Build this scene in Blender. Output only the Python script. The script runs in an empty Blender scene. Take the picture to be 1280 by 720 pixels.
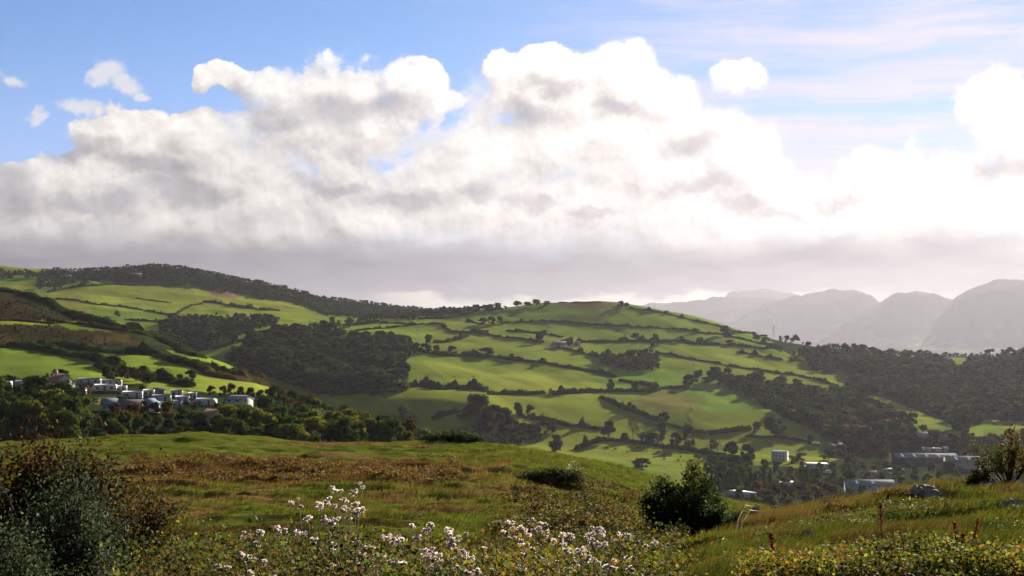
import bpy, math, random
import numpy as np
from mathutils import Vector, Matrix

R = math.radians
rng = np.random.default_rng(7)
random.seed(7)
SC = bpy.context.scene
COL = SC.collection

# ---------------------------------------------------------------- camera model
FPX = 1758.0
PHI = math.atan(80.0 / FPX)
CZ = 90.0
SUN_AZ, SUN_EL = R(27.0), R(17.0)

def kray(py):
    s = (360.0 - np.asarray(py, float)) / FPX
    return (s * math.cos(PHI) + math.sin(PHI)) / (math.cos(PHI) - s * math.sin(PHI))

def uray(px, py):
    return (np.asarray(px, float) - 640.0) / FPX * (math.cos(PHI) + kray(py) * math.sin(PHI))

def project(X, Y, Z):
    dz = Z - CZ
    f = Y * math.cos(PHI) + dz * math.sin(PHI)
    up = -Y * math.sin(PHI) + dz * math.cos(PHI)
    return 640 + FPX * X / f, 360 - FPX * up / f

# ---------------------------------------------------------------- noise
def _hash(ix, iy, seed):
    h = (ix.astype(np.int64) * 374761393 + iy.astype(np.int64) * 668265263 + seed * 974711) & 0x7fffffff
    h = ((h ^ (h >> 13)) * 1274126177) & 0x7fffffff
    h = ((h ^ (h >> 16)) * 1911520717) & 0x7fffffff
    return ((h ^ (h >> 15)) & 0xffff) / 65535.0

def vnoise(x, y, seed=0):
    x = np.asarray(x, float); y = np.asarray(y, float)
    ix = np.floor(x); iy = np.floor(y)
    fx = x - ix; fy = y - iy
    fx = fx * fx * fx * (fx * (fx * 6 - 15) + 10); fy = fy * fy * fy * (fy * (fy * 6 - 15) + 10)
    ix = ix.astype(np.int64); iy = iy.astype(np.int64)
    a = _hash(ix, iy, seed); b = _hash(ix + 1, iy, seed)
    c = _hash(ix, iy + 1, seed); d = _hash(ix + 1, iy + 1, seed)
    return (a + (b - a) * fx) * (1 - fy) + (c + (d - c) * fx) * fy

def fbm(x, y, oct=4, seed=0, gain=0.5):
    x = np.asarray(x, float); y = np.asarray(y, float)
    s = 0; amp = 1; tot = 0
    for i in range(oct):
        s = s + amp * vnoise(x * 2 ** i + 13.7 * i, y * 2 ** i - 7.3 * i, seed + i); tot += amp; amp *= gain
    return s / tot

def smooth(a, b, x):
    t = np.clip((x - a) / (b - a), 0, 1)
    return t * t * (3 - 2 * t)

# ---------------------------------------------------------------- the lie of the land
# each row: distance ahead, then heights across the view (d = metres from eye level, otherwise an elevation given as a sight line)
def d(v): return ('d', v)
ROWS = [
 (1.0,  {0: d(-1.65)}),
 (6.0,  {0: d(-1.68), 640: d(-1.68), 1280: d(-1.58)}),
 (11.0, {0: d(-2.1), 300: d(-2.1), 600: d(-2.2), 760: d(-2.3), 820: d(-2.0), 900: d(-1.78), 1000: d(-1.72), 1280: d(-1.66)}),
 (18.0, {0: d(-2.95), 600: d(-3.0), 750: d(-3.1), 820: d(-2.72), 900: d(-2.45), 960: d(-2.33), 1100: d(-2.1), 1280: d(-1.98)}),
 (26.0, {0: 690, 600: 690, 750: 702, 830: 697, 900: 670, 960: 654, 1040: 638, 1120: 621, 1180: 614, 1280: 606}),
 (34.0, {0: 655, 600: 655, 760: 668, 830: 685, 900: 676, 960: d(-5.3), 1040: d(-5.2), 1280: d(-5.2)}),
 (50.0, {0: 618, 300: 615, 600: 618, 700: 628, 760: 640, 830: 655, 900: 660, 960: 652, 1000: d(-9), 1280: d(-10)}),
 (75.0, {0: 575, 240: 570, 400: 574, 600: 578, 700: 592, 760: 605, 830: 627, 900: 640, 960: 643, 1000: d(-12), 1280: d(-14)}),
 (105., {0: 554, 120: 547, 240: 542, 330: 548, 400: 555, 480: 554, 560: 552, 640: 561, 700: 570, 760: 581, 830: 602, 900: 626, 960: 638, 1000: d(-15), 1280: d(-19)}),
 (135., {0: d(-11), 400: d(-11.5), 600: d(-12), 800: d(-16), 1000: d(-22), 1280: d(-26)}),
 (200., {0: d(-27), 600: d(-30), 1280: d(-38)}),
 (380., {0: 547, 100: 546, 300: 546, 400: 549, 480: 558, 540: 577, 600: d(-44), 800: d(-54), 1280: d(-58)}),
 (530., {0: 500, 75: 490, 150: 497, 200: 503, 300: 511, 350: 522, 400: 533, 450: 542, 500: 553, 540: 576, 600: d(-62), 1280: d(-70)}),
 (690., {0: 458, 60: 460, 120: 464, 200: 466, 250: 469, 300: 479, 350: 496, 400: 514, 450: 532, 500: 550, 540: d(-62), 600: d(-72), 1280: d(-79)}),
 (830., {0: 400, 60: 407, 120: 416, 170: 422, 200: 431, 250: 444, 300: 463, 350: 490, 400: 511, 450: 532, 500: 552, 540: d(-70), 600: d(-76), 1280: d(-84)}),
 (950., {0: 360, 30: 365, 60: 374, 100: 392, 130: 401, 170: 413, 200: 428, 250: d(-20), 300: d(-38), 350: d(-52), 400: d(-60), 500: d(-72), 560: d(-75), 600: d(-78), 700: d(-80), 800: d(-83), 900: d(-86), 1000: d(-86), 1280: d(-82)}),
 (1122., {0: d(20), 100: d(0), 200: d(-30), 300: d(-50), 380: d(-58), 440: d(-62), 480: 550, 540: 549, 600: 552, 660: 553, 700: 556, 800: 563, 900: 569, 1000: 574, 1100: 574, 1200: 568, 1280: 566}),
 (1185., {0: d(20), 100: d(0), 200: d(-28), 300: d(-48), 380: 509, 440: 503, 480: 499, 540: 497, 600: 503, 660: 528, 700: 534, 800: 543, 900: 549, 1000: 556, 1100: 558, 1200: 554, 1280: 552}),
 (1350., {0: d(20), 100: d(5), 200: d(-20), 260: d(-30), 300: d(-32), 340: 472, 400: 478, 440: 482, 500: 484, 560: 485, 600: 487, 660: 496, 700: 501, 800: 510, 900: 521, 1000: 530, 1100: 537, 1200: 535, 1280: 532}),
 (1650., {0: d(10), 100: d(5), 200: 450, 250: 445, 300: 440, 350: 440, 400: 442, 450: 444, 500: 448, 560: 455, 600: 459, 660: 463, 700: 466, 800: 474, 900: 482, 1000: 496, 1100: 508, 1200: 512, 1280: 505}),
 (2000., {0: d(30), 100: d(15), 200: 425, 250: 418, 300: 415, 350: 412, 400: 418, 450: 420, 500: 421, 560: 424, 600: 426, 660: 428, 700: 431, 800: 437, 900: 446, 1000: 462, 1100: 478, 1200: 485, 1280: 478}),
 (2300., {0: d(45), 100: 402, 200: 404, 300: 402, 400: 407, 500: 404, 560: 402, 600: 401, 660: 402, 700: 403, 800: 408, 900: 421, 950: 430, 1000: 440, 1100: 452, 1200: 462, 1280: 455}),
 (2600., {0: 385, 100: 385, 200: 392, 300: 395, 400: 400, 450: 399, 500: 395, 560: 391, 600: 387, 640: 383, 670: 380, 700: 379, 750: 378.5, 780: 381, 820: 386.5, 860: 394, 900: 404, 950: 419, 1000: 430, 1050: 436, 1100: 444, 1150: 448, 1200: 452, 1240: 448, 1280: 442}),
 (3000., {0: 366, 100: 366, 200: 372, 300: 379, 350: 384, 400: 391, 450: 395, 500: 396, 560: 394, 600: 392, 640: 390, 700: 389, 750: 391, 780: 394, 820: 400, 900: 418, 1000: 440, 1100: 451, 1280: 450}),
 (3400., {0: 350, 100: 352, 200: 353, 250: 358, 300: 365, 350: 374, 400: 384, 450: 391, 500: 394, 600: 394, 700: 394, 800: 405, 900: 425, 1000: 443, 1280: 453}),
 (3900., {0: 332, 50: 335, 70: 338, 100: 341, 150: 338, 200: 334, 250: 341, 300: 351, 350: 361, 400: 373, 450: 381, 500: 388, 560: 392, 600: 395, 700: 398, 800: 411, 900: 431, 1000: 446, 1280: 455}),
 (4700., {0: d(120), 400: d(60), 800: d(0), 1000: d(-60), 1280: d(-70)}),
 (6500., {0: d(-82)}),
 (60000., {0: d(-86)}),
]
# distances beyond the valley floor, drawn in so that the far slope stands as steeply as it really does
def dist(y):
    return float(np.interp(y, [0, 1185, 4700, 6500, 1e6], [0, 1185, 1185 + 3515 * .56, 6500, 1e6]))
def hscale(y):
    yy = np.interp(y, [0, 1185, 1185 + 3515 * .56, 6500, 1e6], [0, 1185, 4700, 6500, 1e6])
    return y / yy
ROWS = [(dist(Y), {k: v for k, v in pr.items()}, Y) for Y, pr in ROWS]
PXG = np.arange(-40, 1321, 4.0)
LY = np.linspace(math.log(1.0), math.log(60000.0), 1500)

def pchip(xk, yk, x):
    """monotone cubic through the knots; yk is (knots, columns)"""
    h = np.diff(xk)[:, None]
    dl = np.diff(yk, axis=0) / h
    m = np.zeros_like(yk)
    w1 = 2 * h[1:] + h[:-1]; w2 = h[1:] + 2 * h[:-1]
    a, b = dl[:-1], dl[1:]
    ok = (a * b) > 0
    aa = np.where(ok, a, 1); bb = np.where(ok, b, 1)
    m[1:-1] = np.where(ok, (w1 + w2) / (w1 / aa + w2 / bb), 0)
    m[0] = dl[0]; m[-1] = dl[-1]
    i = np.clip(np.searchsorted(xk, x) - 1, 0, len(xk) - 2)
    t = ((x - xk[i]) / (xk[i + 1] - xk[i]))[:, None]; hh = (xk[i + 1] - xk[i])[:, None]
    return ((2 * t**3 - 3 * t**2 + 1) * yk[i] + (t**3 - 2 * t**2 + t) * hh * m[i]
            + (-2 * t**3 + 3 * t**2) * yk[i + 1] + (t**3 - t**2) * hh * m[i + 1])

def _table():
    rows = []
    for Y, prof, Y0 in ROWS:
        ks = sorted(prof)
        vals = []
        for k in ks:
            v = prof[k]
            vals.append(v[1] * Y / Y0 if isinstance(v, tuple) else Y * float(kray(v)))
        if len(ks) == 1:
            z = np.full(len(PXG), vals[0])
        else:
            q = np.clip(PXG, ks[0], ks[-1])
            z = pchip(np.array(ks, float), np.array(vals)[:, None], q)[:, 0]
        rows.append(z)
    rows = np.array(rows)
    ker = np.exp(-0.5 * (np.arange(-6, 7) / 2.2) ** 2); ker /= ker.sum()
    rows = np.array([np.convolve(np.pad(r, 6, mode='edge'), ker, 'valid') for r in rows])
    lys = np.log(np.array([r[0] for r in ROWS]))
    return pchip(lys, rows, LY)          # (LY, PXG)
TAB = _table()

def ground(X, Y, detail=True):
    X = np.asarray(X, float); Y = np.asarray(Y, float)
    th = np.arctan2(X, Y); r = np.hypot(X, Y)
    tc = np.clip(th, R(-21.5), R(21.5))
    px = 640 + FPX * np.tan(tc) * math.cos(PHI)
    ye = np.clip(r * np.cos(tc), 1.0, 59999.0)
    # behind the camera both flanks run into one another
    back = smooth(R(60), R(180), np.abs(th))
    def look(pxx):
        fi = np.clip((pxx - PXG[0]) / 4.0, 0, len(PXG) - 1.001); i = fi.astype(int); fi = fi - i
        fj = np.clip((np.log(ye) - LY[0]) / (LY[1] - LY[0]), 0, len(LY) - 1.001); j = fj.astype(int); fj = fj - j
        return ((TAB[j, i] * (1 - fi) + TAB[j, i + 1] * fi) * (1 - fj)
                + (TAB[j + 1, i] * (1 - fi) + TAB[j + 1, i + 1] * fi) * fj)
    z = look(px)
    if np.any(back > 0):
        zm = look(np.full_like(px, 640.0))
        z = z * (1 - back) + zm * back
    if detail:
        near = smooth(3, 9, r) * (1 - smooth(110, 190, r))
        b = (fbm(X / 2.6, Y / 1.5, 3, 5) - .5) * (.24 + .30 * smooth(20, 60, r)) + (fbm(X / 7.0, Y / 3.5, 2, 9) - .5) * .35 * smooth(12, 40, r)
        b += (fbm(X / .55, Y / .5, 2, 21) - .5) * .07
        b += np.maximum(smooth(16, 45, r), smooth(8, 14, r) * smooth(8.5, 11.5, np.degrees(th) + 4)) * smooth(95, 70, r) * (vnoise(X / 1.5 + .8 * vnoise(X / 3., Y / 3., 8), Y / .75, 13) - .4) * .25
        far = smooth(300, 700, r)
        z = z + near * b + far * ((fbm(X / 110., Y / 110., 3, 31) - .5) * 8.0 * (1 + smooth(1900, 3000, r)) + (fbm(X / 42., Y / 42., 2, 37) - .5) * 2.6)
    return CZ + z

YS = np.exp(np.linspace(math.log(3.0), math.log(9000.0), 5000))
def hit(px, py, ymin=3.0, ymax=9000.0):
    ymin, ymax = dist(ymin), dist(ymax)
    return _hit(px, py, ymin, ymax)

def _hit(px, py, ymin, ymax):
    """where the sight line of a feature of the place meets the land between two distances"""
    k = float(kray(py)); u = float(uray(px, py))
    ys = YS[(YS >= ymin) & (YS <= ymax)]
    zg = ground(u * ys, ys) - (CZ + k * ys)
    w = np.nonzero(zg >= 0)[0]
    if len(w) == 0:
        j = int(np.argmax(zg / ys))
    else:
        j = int(w[0])
        if j > 0:
            a, b = zg[j - 1], zg[j]
            t = -a / (b - a)
            yy = ys[j - 1] + t * (ys[j] - ys[j - 1])
            return u * yy, yy, float(ground(np.array([u * yy]), np.array([yy]))[0])
    yy = ys[j]
    return u * yy, yy, float(ground(np.array([u * yy]), np.array([yy]))[0])

def gz(x, y):
    return float(ground(np.array([x]), np.array([y]))[0])

# ---------------------------------------------------------------- object helpers
def tag(o, label=None, cat=None, group=None, kind=None):
    if label: o['label'] = label
    if cat: o['category'] = cat
    if group: o['group'] = group
    if kind: o['kind'] = kind
    return o

def link(o, parent=None):
    COL.objects.link(o)
    if parent is not None: o.parent = parent
    return o

def empty(name, loc, rz=0.0, label=None, cat=None, group=None):
    o = bpy.data.objects.new(name, None); COL.objects.link(o)
    o.empty_display_size = 0.5
    o.location = loc; o.rotation_euler = (0, 0, rz)
    return tag(o, label, cat, group)

def mesh_from(name, V, Q=None, T=None, C=None, mats=(), smooth_=False, mi=None):
    """V (n,3), Q quads (m,4), T tris (k,3), C per-vertex colours (n,3)"""
    me = bpy.data.meshes.new(name)
    V = np.asarray(V, np.float32)
    Q = np.zeros((0, 4), np.int32) if Q is None or len(Q) == 0 else np.asarray(Q, np.int32)
    T = np.zeros((0, 3), np.int32) if T is None or len(T) == 0 else np.asarray(T, np.int32)
    me.vertices.add(len(V)); me.vertices.foreach_set('co', V.ravel())
    nl = Q.size + T.size
    me.loops.add(nl)
    me.loops.foreach_set('vertex_index', np.concatenate([Q.ravel(), T.ravel()]).astype(np.int32))
    npz = len(Q) + len(T)
    me.polygons.add(npz)
    ls = np.concatenate([np.arange(len(Q)) * 4, Q.size + np.arange(len(T)) * 3]).astype(np.int32)
    me.polygons.foreach_set('loop_start', ls)
    if mi is not None: me.polygons.foreach_set('material_index', np.asarray(mi, np.int32))
    if smooth_: me.polygons.foreach_set('use_smooth', np.ones(npz, bool))
    if C is not None:
        ca = me.color_attributes.new('Col', 'FLOAT_COLOR', 'POINT')
        c4 = np.ones((len(V), 4), np.float32); c4[:, :3] = C
        ca.data.foreach_set('color', c4.ravel())
    for m in mats: me.materials.append(m)
    me.update(calc_edges=True)
    return me

def obj(name, me, parent=None, loc=(0, 0, 0), rz=0.0):
    o = bpy.data.objects.new(name, me)
    o.location = loc; o.rotation_euler = (0, 0, rz)
    return link(o, parent)

class MB:
    """collects solids into one mesh"""
    def __init__(s): s.v = []; s.q = []; s.t = []; s.n = 0; s.c = []
    def add(s, V, Q=(), T=(), c=None):
        V = np.asarray(V, float)
        s.v.append(V)
        if len(Q): s.q.append(np.asarray(Q, int) + s.n)
        if len(T): s.t.append(np.asarray(T, int) + s.n)
        s.c.append(np.tile(np.array(c if c is not None else (1, 1, 1), float), (len(V), 1)) if c is None or np.ndim(c) == 1 else np.asarray(c, float))
        s.n += len(V)
    def box(s, x0, x1, y0, y1, z0, z1, c=None):
        V = [(x0, y0, z0), (x1, y0, z0), (x1, y1, z0), (x0, y1, z0), (x0, y0, z1), (x1, y0, z1), (x1, y1, z1), (x0, y1, z1)]
        s.add(V, [(0, 3, 2, 1), (4, 5, 6, 7), (0, 1, 5, 4), (1, 2, 6, 5), (2, 3, 7, 6), (3, 0, 4, 7)], c=c)
    def tube(s, P, rad, n=6, c=None, cap=True):
        P = np.asarray(P, float); rad = np.broadcast_to(np.asarray(rad, float), (len(P),))
        V = []
        for i in range(len(P)):
            t = P[min(i + 1, len(P) - 1)] - P[max(i - 1, 0)]
            t = t / (np.linalg.norm(t) + 1e-9)
            a = np.cross(t, (0, 0, 1.0) if abs(t[2]) < .9 else (1.0, 0, 0)); a /= np.linalg.norm(a); b = np.cross(t, a)
            for k in range(n):
                w = 2 * math.pi * k / n
                V.append(P[i] + rad[i] * (a * math.cos(w) + b * math.sin(w)))
        Q = [(i * n + k, i * n + (k + 1) % n, (i + 1) * n + (k + 1) % n, (i + 1) * n + k) for i in range(len(P) - 1) for k in range(n)]
        T = []
        if cap:
            V.append(P[-1]); e = len(V) - 1
            T = [((len(P) - 1) * n + k, (len(P) - 1) * n + (k + 1) % n, e) for k in range(n)]
        s.add(V, Q, T, c=c)
    def mesh(s, name, mats, smooth_=False, col=True):
        return mesh_from(name, np.concatenate(s.v), np.concatenate(s.q) if s.q else None, np.concatenate(s.t) if s.t else None,
                         np.concatenate(s.c) if col else None, mats, smooth_)

# ---------------------------------------------------------------- materials
def new_mat(name):
    m = bpy.data.materials.new(name); m.use_nodes = True
    nt = m.node_tree; nt.nodes.clear()
    out = nt.nodes.new('ShaderNodeOutputMaterial')
    return m, nt, out

def N(nt, typ, **kw):
    n = nt.nodes.new(typ)
    for k, v in kw.items():
        if k in ('i',):
            for kk, vv in v.items(): n.inputs[kk].default_value = vv
        else: setattr(n, k, v)
    return n

def col_noise(nt, base_socket, scale, amount, coord='Object', detail=4):
    tc = N(nt, 'ShaderNodeTexCoord')
    no = N(nt, 'ShaderNodeTexNoise', i={'Scale': scale, 'Detail': detail, 'Roughness': .6})
    nt.links.new(tc.outputs[coord], no.inputs['Vector'])
    mr = N(nt, 'ShaderNodeMapRange', i={'From Min': .25, 'From Max': .75, 'To Min': 1 - amount, 'To Max': 1 + amount})
    nt.links.new(no.outputs[0], mr.inputs[0])
    mx = N(nt, 'ShaderNodeVectorMath', operation='SCALE')
    nt.links.new(base_socket, mx.inputs[0]); nt.links.new(mr.outputs[0], mx.inputs['Scale'])
    return mx.outputs[0], no

def mat_attr(name, transl=0.0, scale=2.0, amount=.2, rough=.9, bump=0.0, bscale=6.0, objvar=0.0, sheen=0.0, spec=.2, bdist=.3, ttint=(1.25, 1.3, .75)):
    """vertex colour broken up by noise; transl mixes in light that comes through (leaves)"""
    m, nt, out = new_mat(name)
    at = N(nt, 'ShaderNodeAttribute', attribute_name='Col')
    c, no = col_noise(nt, at.outputs['Color'], scale, amount)
    if objvar:
        oi = N(nt, 'ShaderNodeObjectInfo')
        hs = N(nt, 'ShaderNodeHueSaturation')
        a = N(nt, 'ShaderNodeMapRange', i={'To Min': .5 - .03 * objvar * 2, 'To Max': .5 + .02 * objvar * 2})
        b = N(nt, 'ShaderNodeMapRange', i={'To Min': 1 - objvar, 'To Max': 1 + objvar})
        mu = N(nt, 'ShaderNodeMath', operation='MULTIPLY', i={1: 7.31}); fr = N(nt, 'ShaderNodeMath', operation='FRACT')
        nt.links.new(oi.outputs['Random'], a.inputs[0]); nt.links.new(oi.outputs['Random'], mu.inputs[0])
        nt.links.new(mu.outputs[0], fr.inputs[0]); nt.links.new(fr.outputs[0], b.inputs[0])
        nt.links.new(a.outputs[0], hs.inputs['Hue']); nt.links.new(b.outputs[0], hs.inputs['Value']); nt.links.new(c, hs.inputs['Color'])
        c = hs.outputs[0]
    p = N(nt, 'ShaderNodeBsdfPrincipled', i={'Roughness': rough, 'Specular IOR Level': spec})
    if sheen:
        p.inputs['Sheen Weight'].default_value = sheen; p.inputs['Sheen Roughness'].default_value = .5
        nt.links.new(c, p.inputs['Sheen Tint'])
    nt.links.new(c, p.inputs['Base Color'])
    if bump:
        tc = N(nt, 'ShaderNodeTexCoord')
        n2 = N(nt, 'ShaderNodeTexNoise', i={'Scale': bscale, 'Detail': 5, 'Roughness': .65})
        nt.links.new(tc.outputs['Object'], n2.inputs['Vector'])
        bp = N(nt, 'ShaderNodeBump', i={'Strength': bump, 'Distance': bdist})
        nt.links.new(n2.outputs[0], bp.inputs['Height']); nt.links.new(bp.outputs[0], p.inputs['Normal'])
    if transl:
        tr = N(nt, 'ShaderNodeBsdfTranslucent')
        bright = N(nt, 'ShaderNodeVectorMath', operation='MULTIPLY'); bright.inputs[1].default_value = ttint
        nt.links.new(c, bright.inputs[0]); nt.links.new(bright.outputs[0], tr.inputs['Color'])
        mx = N(nt, 'ShaderNodeMixShader', i={0: transl})
        nt.links.new(p.outputs[0], mx.inputs[1]); nt.links.new(tr.outputs[0], mx.inputs[2]); nt.links.new(mx.outputs[0], out.inputs[0])
    else:
        nt.links.new(p.outputs[0], out.inputs[0])
    return m

def mat_plain(name, rgb, rough=.7, amount=.12, scale=1.5, spec=0.0, metal=0.0):
    m, nt, out = new_mat(name)
    rgbn = N(nt, 'ShaderNodeRGB'); rgbn.outputs[0].default_value = (*rgb, 1)
    c, no = col_noise(nt, rgbn.outputs[0], scale, amount)
    p = N(nt, 'ShaderNodeBsdfPrincipled', i={'Roughness': rough, 'Specular IOR Level': spec, 'Metallic': metal})
    nt.links.new(c, p.inputs['Base Color']); nt.links.new(p.outputs[0], out.inputs[0])
    return m

M = {}
M['near'] = mat_attr('hill_turf', scale=5.0, amount=.35, bump=.6, bscale=9.0, bdist=.08, spec=0., rough=1.)
M['land'] = mat_attr('pasture', scale=.02, amount=.14, bump=.25, bscale=.25, bdist=1.0, spec=0., rough=1.)
M['rock_far'] = mat_attr('mountain_side', scale=.002, amount=.2, bump=.4, bscale=.004, bdist=40, spec=0., rough=1.)
M['leaf'] = mat_attr('leaves', transl=.26, scale=.35, amount=.18, objvar=.22, spec=0., rough=1.)
M['leafn'] = mat_attr('leaves_close', transl=.38, scale=6., amount=.25, spec=.03, rough=.75)
M['grass'] = mat_attr('grass_blades', transl=.28, scale=1.5, amount=.25, spec=.0, rough=.9)
M['bark'] = mat_attr('bark', scale=4., amount=.3, rough=.95)
M['fluff'] = mat_attr('seed_fluff', transl=.5, ttint=(1.05, 1.0, .97), scale=40., amount=.1, rough=1.0, spec=0)
# ---------------------------------------------------------------- land cover
def inpoly(px, py, poly):
    x = np.asarray(px); y = np.asarray(py); ins = np.zeros(x.shape, bool)
    n = len(poly); j = n - 1
    for i in range(n):
        xi, yi = poly[i]; xj, yj = poly[j]
        c = ((yi > y) != (yj > y)) & (x < (xj - xi) * (y - yi) / ((yj - yi) + 1e-12) + xi)
        ins ^= c; j = i
    return ins

GRASS = np.array((.068, .100, .014)); GRASS2 = np.array((.106, .122, .018)); GRASS_DK = np.array((.036, .062, .012))
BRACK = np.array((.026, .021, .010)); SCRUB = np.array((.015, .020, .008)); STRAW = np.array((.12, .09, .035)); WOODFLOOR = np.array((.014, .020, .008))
COVER = [  # outline by sight line, nearest and farthest distance, colour, how ragged its edge is
 ([(-40, 350), (0, 356), (60, 372), (110, 393), (170, 412), (235, 440), (180, 438), (100, 434), (0, 433), (-40, 433)], 600, 1040, BRACK, 5),
 ([(0, 360), (30, 362), (70, 376), (110, 394), (170, 413), (240, 442), (200, 436), (130, 410), (90, 400), (40, 385)], 600, 1040, SCRUB, 4),
 ([(-40, 402), (60, 400), (70, 405), (-40, 406)], 600, 1040, GRASS2, 2),
 ([(60, 402), (110, 402), (170, 410), (140, 416), (90, 412)], 600, 1040, GRASS, 3),
 ([(120, 418), (165, 418), (160, 430), (110, 430)], 600, 1040, STRAW * .42, 6),
 ([(-40, 424), (90, 430), (190, 432), (240, 450), (320, 468), (330, 476), (240, 460), (190, 444), (110, 440), (0, 434), (-40, 434)], 560, 1000, SCRUB, 2),
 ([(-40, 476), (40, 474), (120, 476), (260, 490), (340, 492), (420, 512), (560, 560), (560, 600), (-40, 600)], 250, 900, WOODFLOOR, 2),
 ([(185, 482), (215, 483), (245, 492), (180, 492)], 400, 700, GRASS2, 1),
 ([(235, 478), (300, 478), (345, 490), (345, 496), (240, 488)], 400, 760, GRASS2, 1),
 ([(262, 530), (290, 524), (300, 528), (276, 538)], 380, 620, GRASS2, 1),
 ([(110, 498), (150, 496), (152, 506), (120, 506)], 400, 640, STRAW * .55, 1),
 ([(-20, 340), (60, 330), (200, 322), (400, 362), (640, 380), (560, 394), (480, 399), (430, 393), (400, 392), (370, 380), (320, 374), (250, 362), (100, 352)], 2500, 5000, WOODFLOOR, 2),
 ([(-40, 325), (35, 325), (60, 340), (-40, 343)], 2500, 5000, GRASS2, 1.5), ([(-40, 345), (44, 343), (40, 353), (-40, 356)], 2400, 5000, GRASS, 1.5),
 ([(30, 362), (90, 352), (140, 350), (140, 356), (60, 366)], 2400, 5000, GRASS, 1.5), ([(150, 340), (180, 333), (182, 336), (150, 344)], 2400, 5000, GRASS_DK * 1.2, 1.5),
 ([(255, 364), (278, 362), (300, 370), (290, 374), (262, 368)], 2400, 4000, np.array((.095, .062, .032)), 1.5),
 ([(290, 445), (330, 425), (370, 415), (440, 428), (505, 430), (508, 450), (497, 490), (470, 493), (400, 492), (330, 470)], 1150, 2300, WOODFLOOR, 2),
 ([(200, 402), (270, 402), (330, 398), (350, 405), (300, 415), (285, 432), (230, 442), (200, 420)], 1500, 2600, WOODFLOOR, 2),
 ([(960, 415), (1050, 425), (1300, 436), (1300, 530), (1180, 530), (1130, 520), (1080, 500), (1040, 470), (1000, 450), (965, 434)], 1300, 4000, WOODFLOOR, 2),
 ([(1186, 446), (1207, 444), (1206, 455), (1192, 457)], 1500, 4000, GRASS2, .5),
 ([(1000, 435), (1062, 444), (1056, 452), (1040, 456), (990, 446)], 1500, 3000, GRASS, 1),
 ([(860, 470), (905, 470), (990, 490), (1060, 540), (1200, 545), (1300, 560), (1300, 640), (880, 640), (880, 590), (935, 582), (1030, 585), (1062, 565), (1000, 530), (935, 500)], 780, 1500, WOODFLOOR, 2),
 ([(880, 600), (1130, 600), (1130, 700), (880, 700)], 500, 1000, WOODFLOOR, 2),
 ([(1060, 489), (1100, 496), (1150, 515), (1186, 530), (1170, 536), (1120, 525), (1085, 503)], 1000, 2000, GRASS2, .5),
 ([(1040, 500), (1080, 517), (1136, 536), (1130, 540), (1090, 528), (1040, 510)], 1000, 2000, GRASS2, .5),
 ([(1178, 541), (1205, 532), (1230, 537), (1228, 552), (1180, 550)], 900, 1600, GRASS2, .5),
 ([(1240, 525), (1300, 528), (1300, 545), (1260, 540)], 900, 1600, GRASS2, .5),
 ([(795, 496), (830, 486), (870, 496), (872, 510), (820, 515), (790, 506)], 1000, 1700, np.array((.085, .080, .022)), 6),
 ([(862, 505), (866, 512), (860, 518), (866, 527), (861, 528), (856, 518), (862, 511)], 1000, 1700, np.array((.055, .048, .020)), .3),
 ([(700, 380), (755, 376), (790, 384), (760, 386), (700, 384)], 2300, 3000, np.array((.085, .068, .026)), 2),
]

def far_cover(X, Y, Z):
    px, py = project(X, Y, Z)
    px = np.clip(px, -30, 1296)
    jx = (fbm(X / 9., Y / 14., 3, 77) - .5); jy = (fbm(X / 9. + 40, Y / 14., 3, 78) - .5)
    t = fbm(X / 190., Y / 190., 3, 41)
    C = GRASS * (1 - t[..., None]) + GRASS2 * t[..., None]
    t2 = smooth(.46, .70, fbm(X / 45., Y / 70., 5, 44, .6))[..., None]
    C = C * (1 - .22 * t2) + np.array((.075, .072, .021)) * .22 * t2
    # each field lies a little differently for mowing and grazing
    fid = _hash(np.floor((X + .3 * Y) / 170.).astype(int), np.floor((Y - .2 * X) / 210.).astype(int), 5)
    f2 = _hash(np.floor((X + .3 * Y) / 170.).astype(int), np.floor((Y - .2 * X) / 210.).astype(int), 9)[..., None] - .5
    C = C * (1 + .30 * (fid[..., None] - .5)) * (1 + f2 * np.array([.30, .0, -.2]))
    C = C * (1 + .22 * (vnoise((X + .4 * Y) / 5., (Y - .4 * X) / 140., 48) - .5))[..., None]
    C = C * (.8 + .4 * fbm(X / 25., Y / 40., 3, 47))[..., None]
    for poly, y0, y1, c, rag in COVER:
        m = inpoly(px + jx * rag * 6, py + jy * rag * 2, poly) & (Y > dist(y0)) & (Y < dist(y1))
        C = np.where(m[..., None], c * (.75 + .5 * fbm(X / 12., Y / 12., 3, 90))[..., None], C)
    return C

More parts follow.
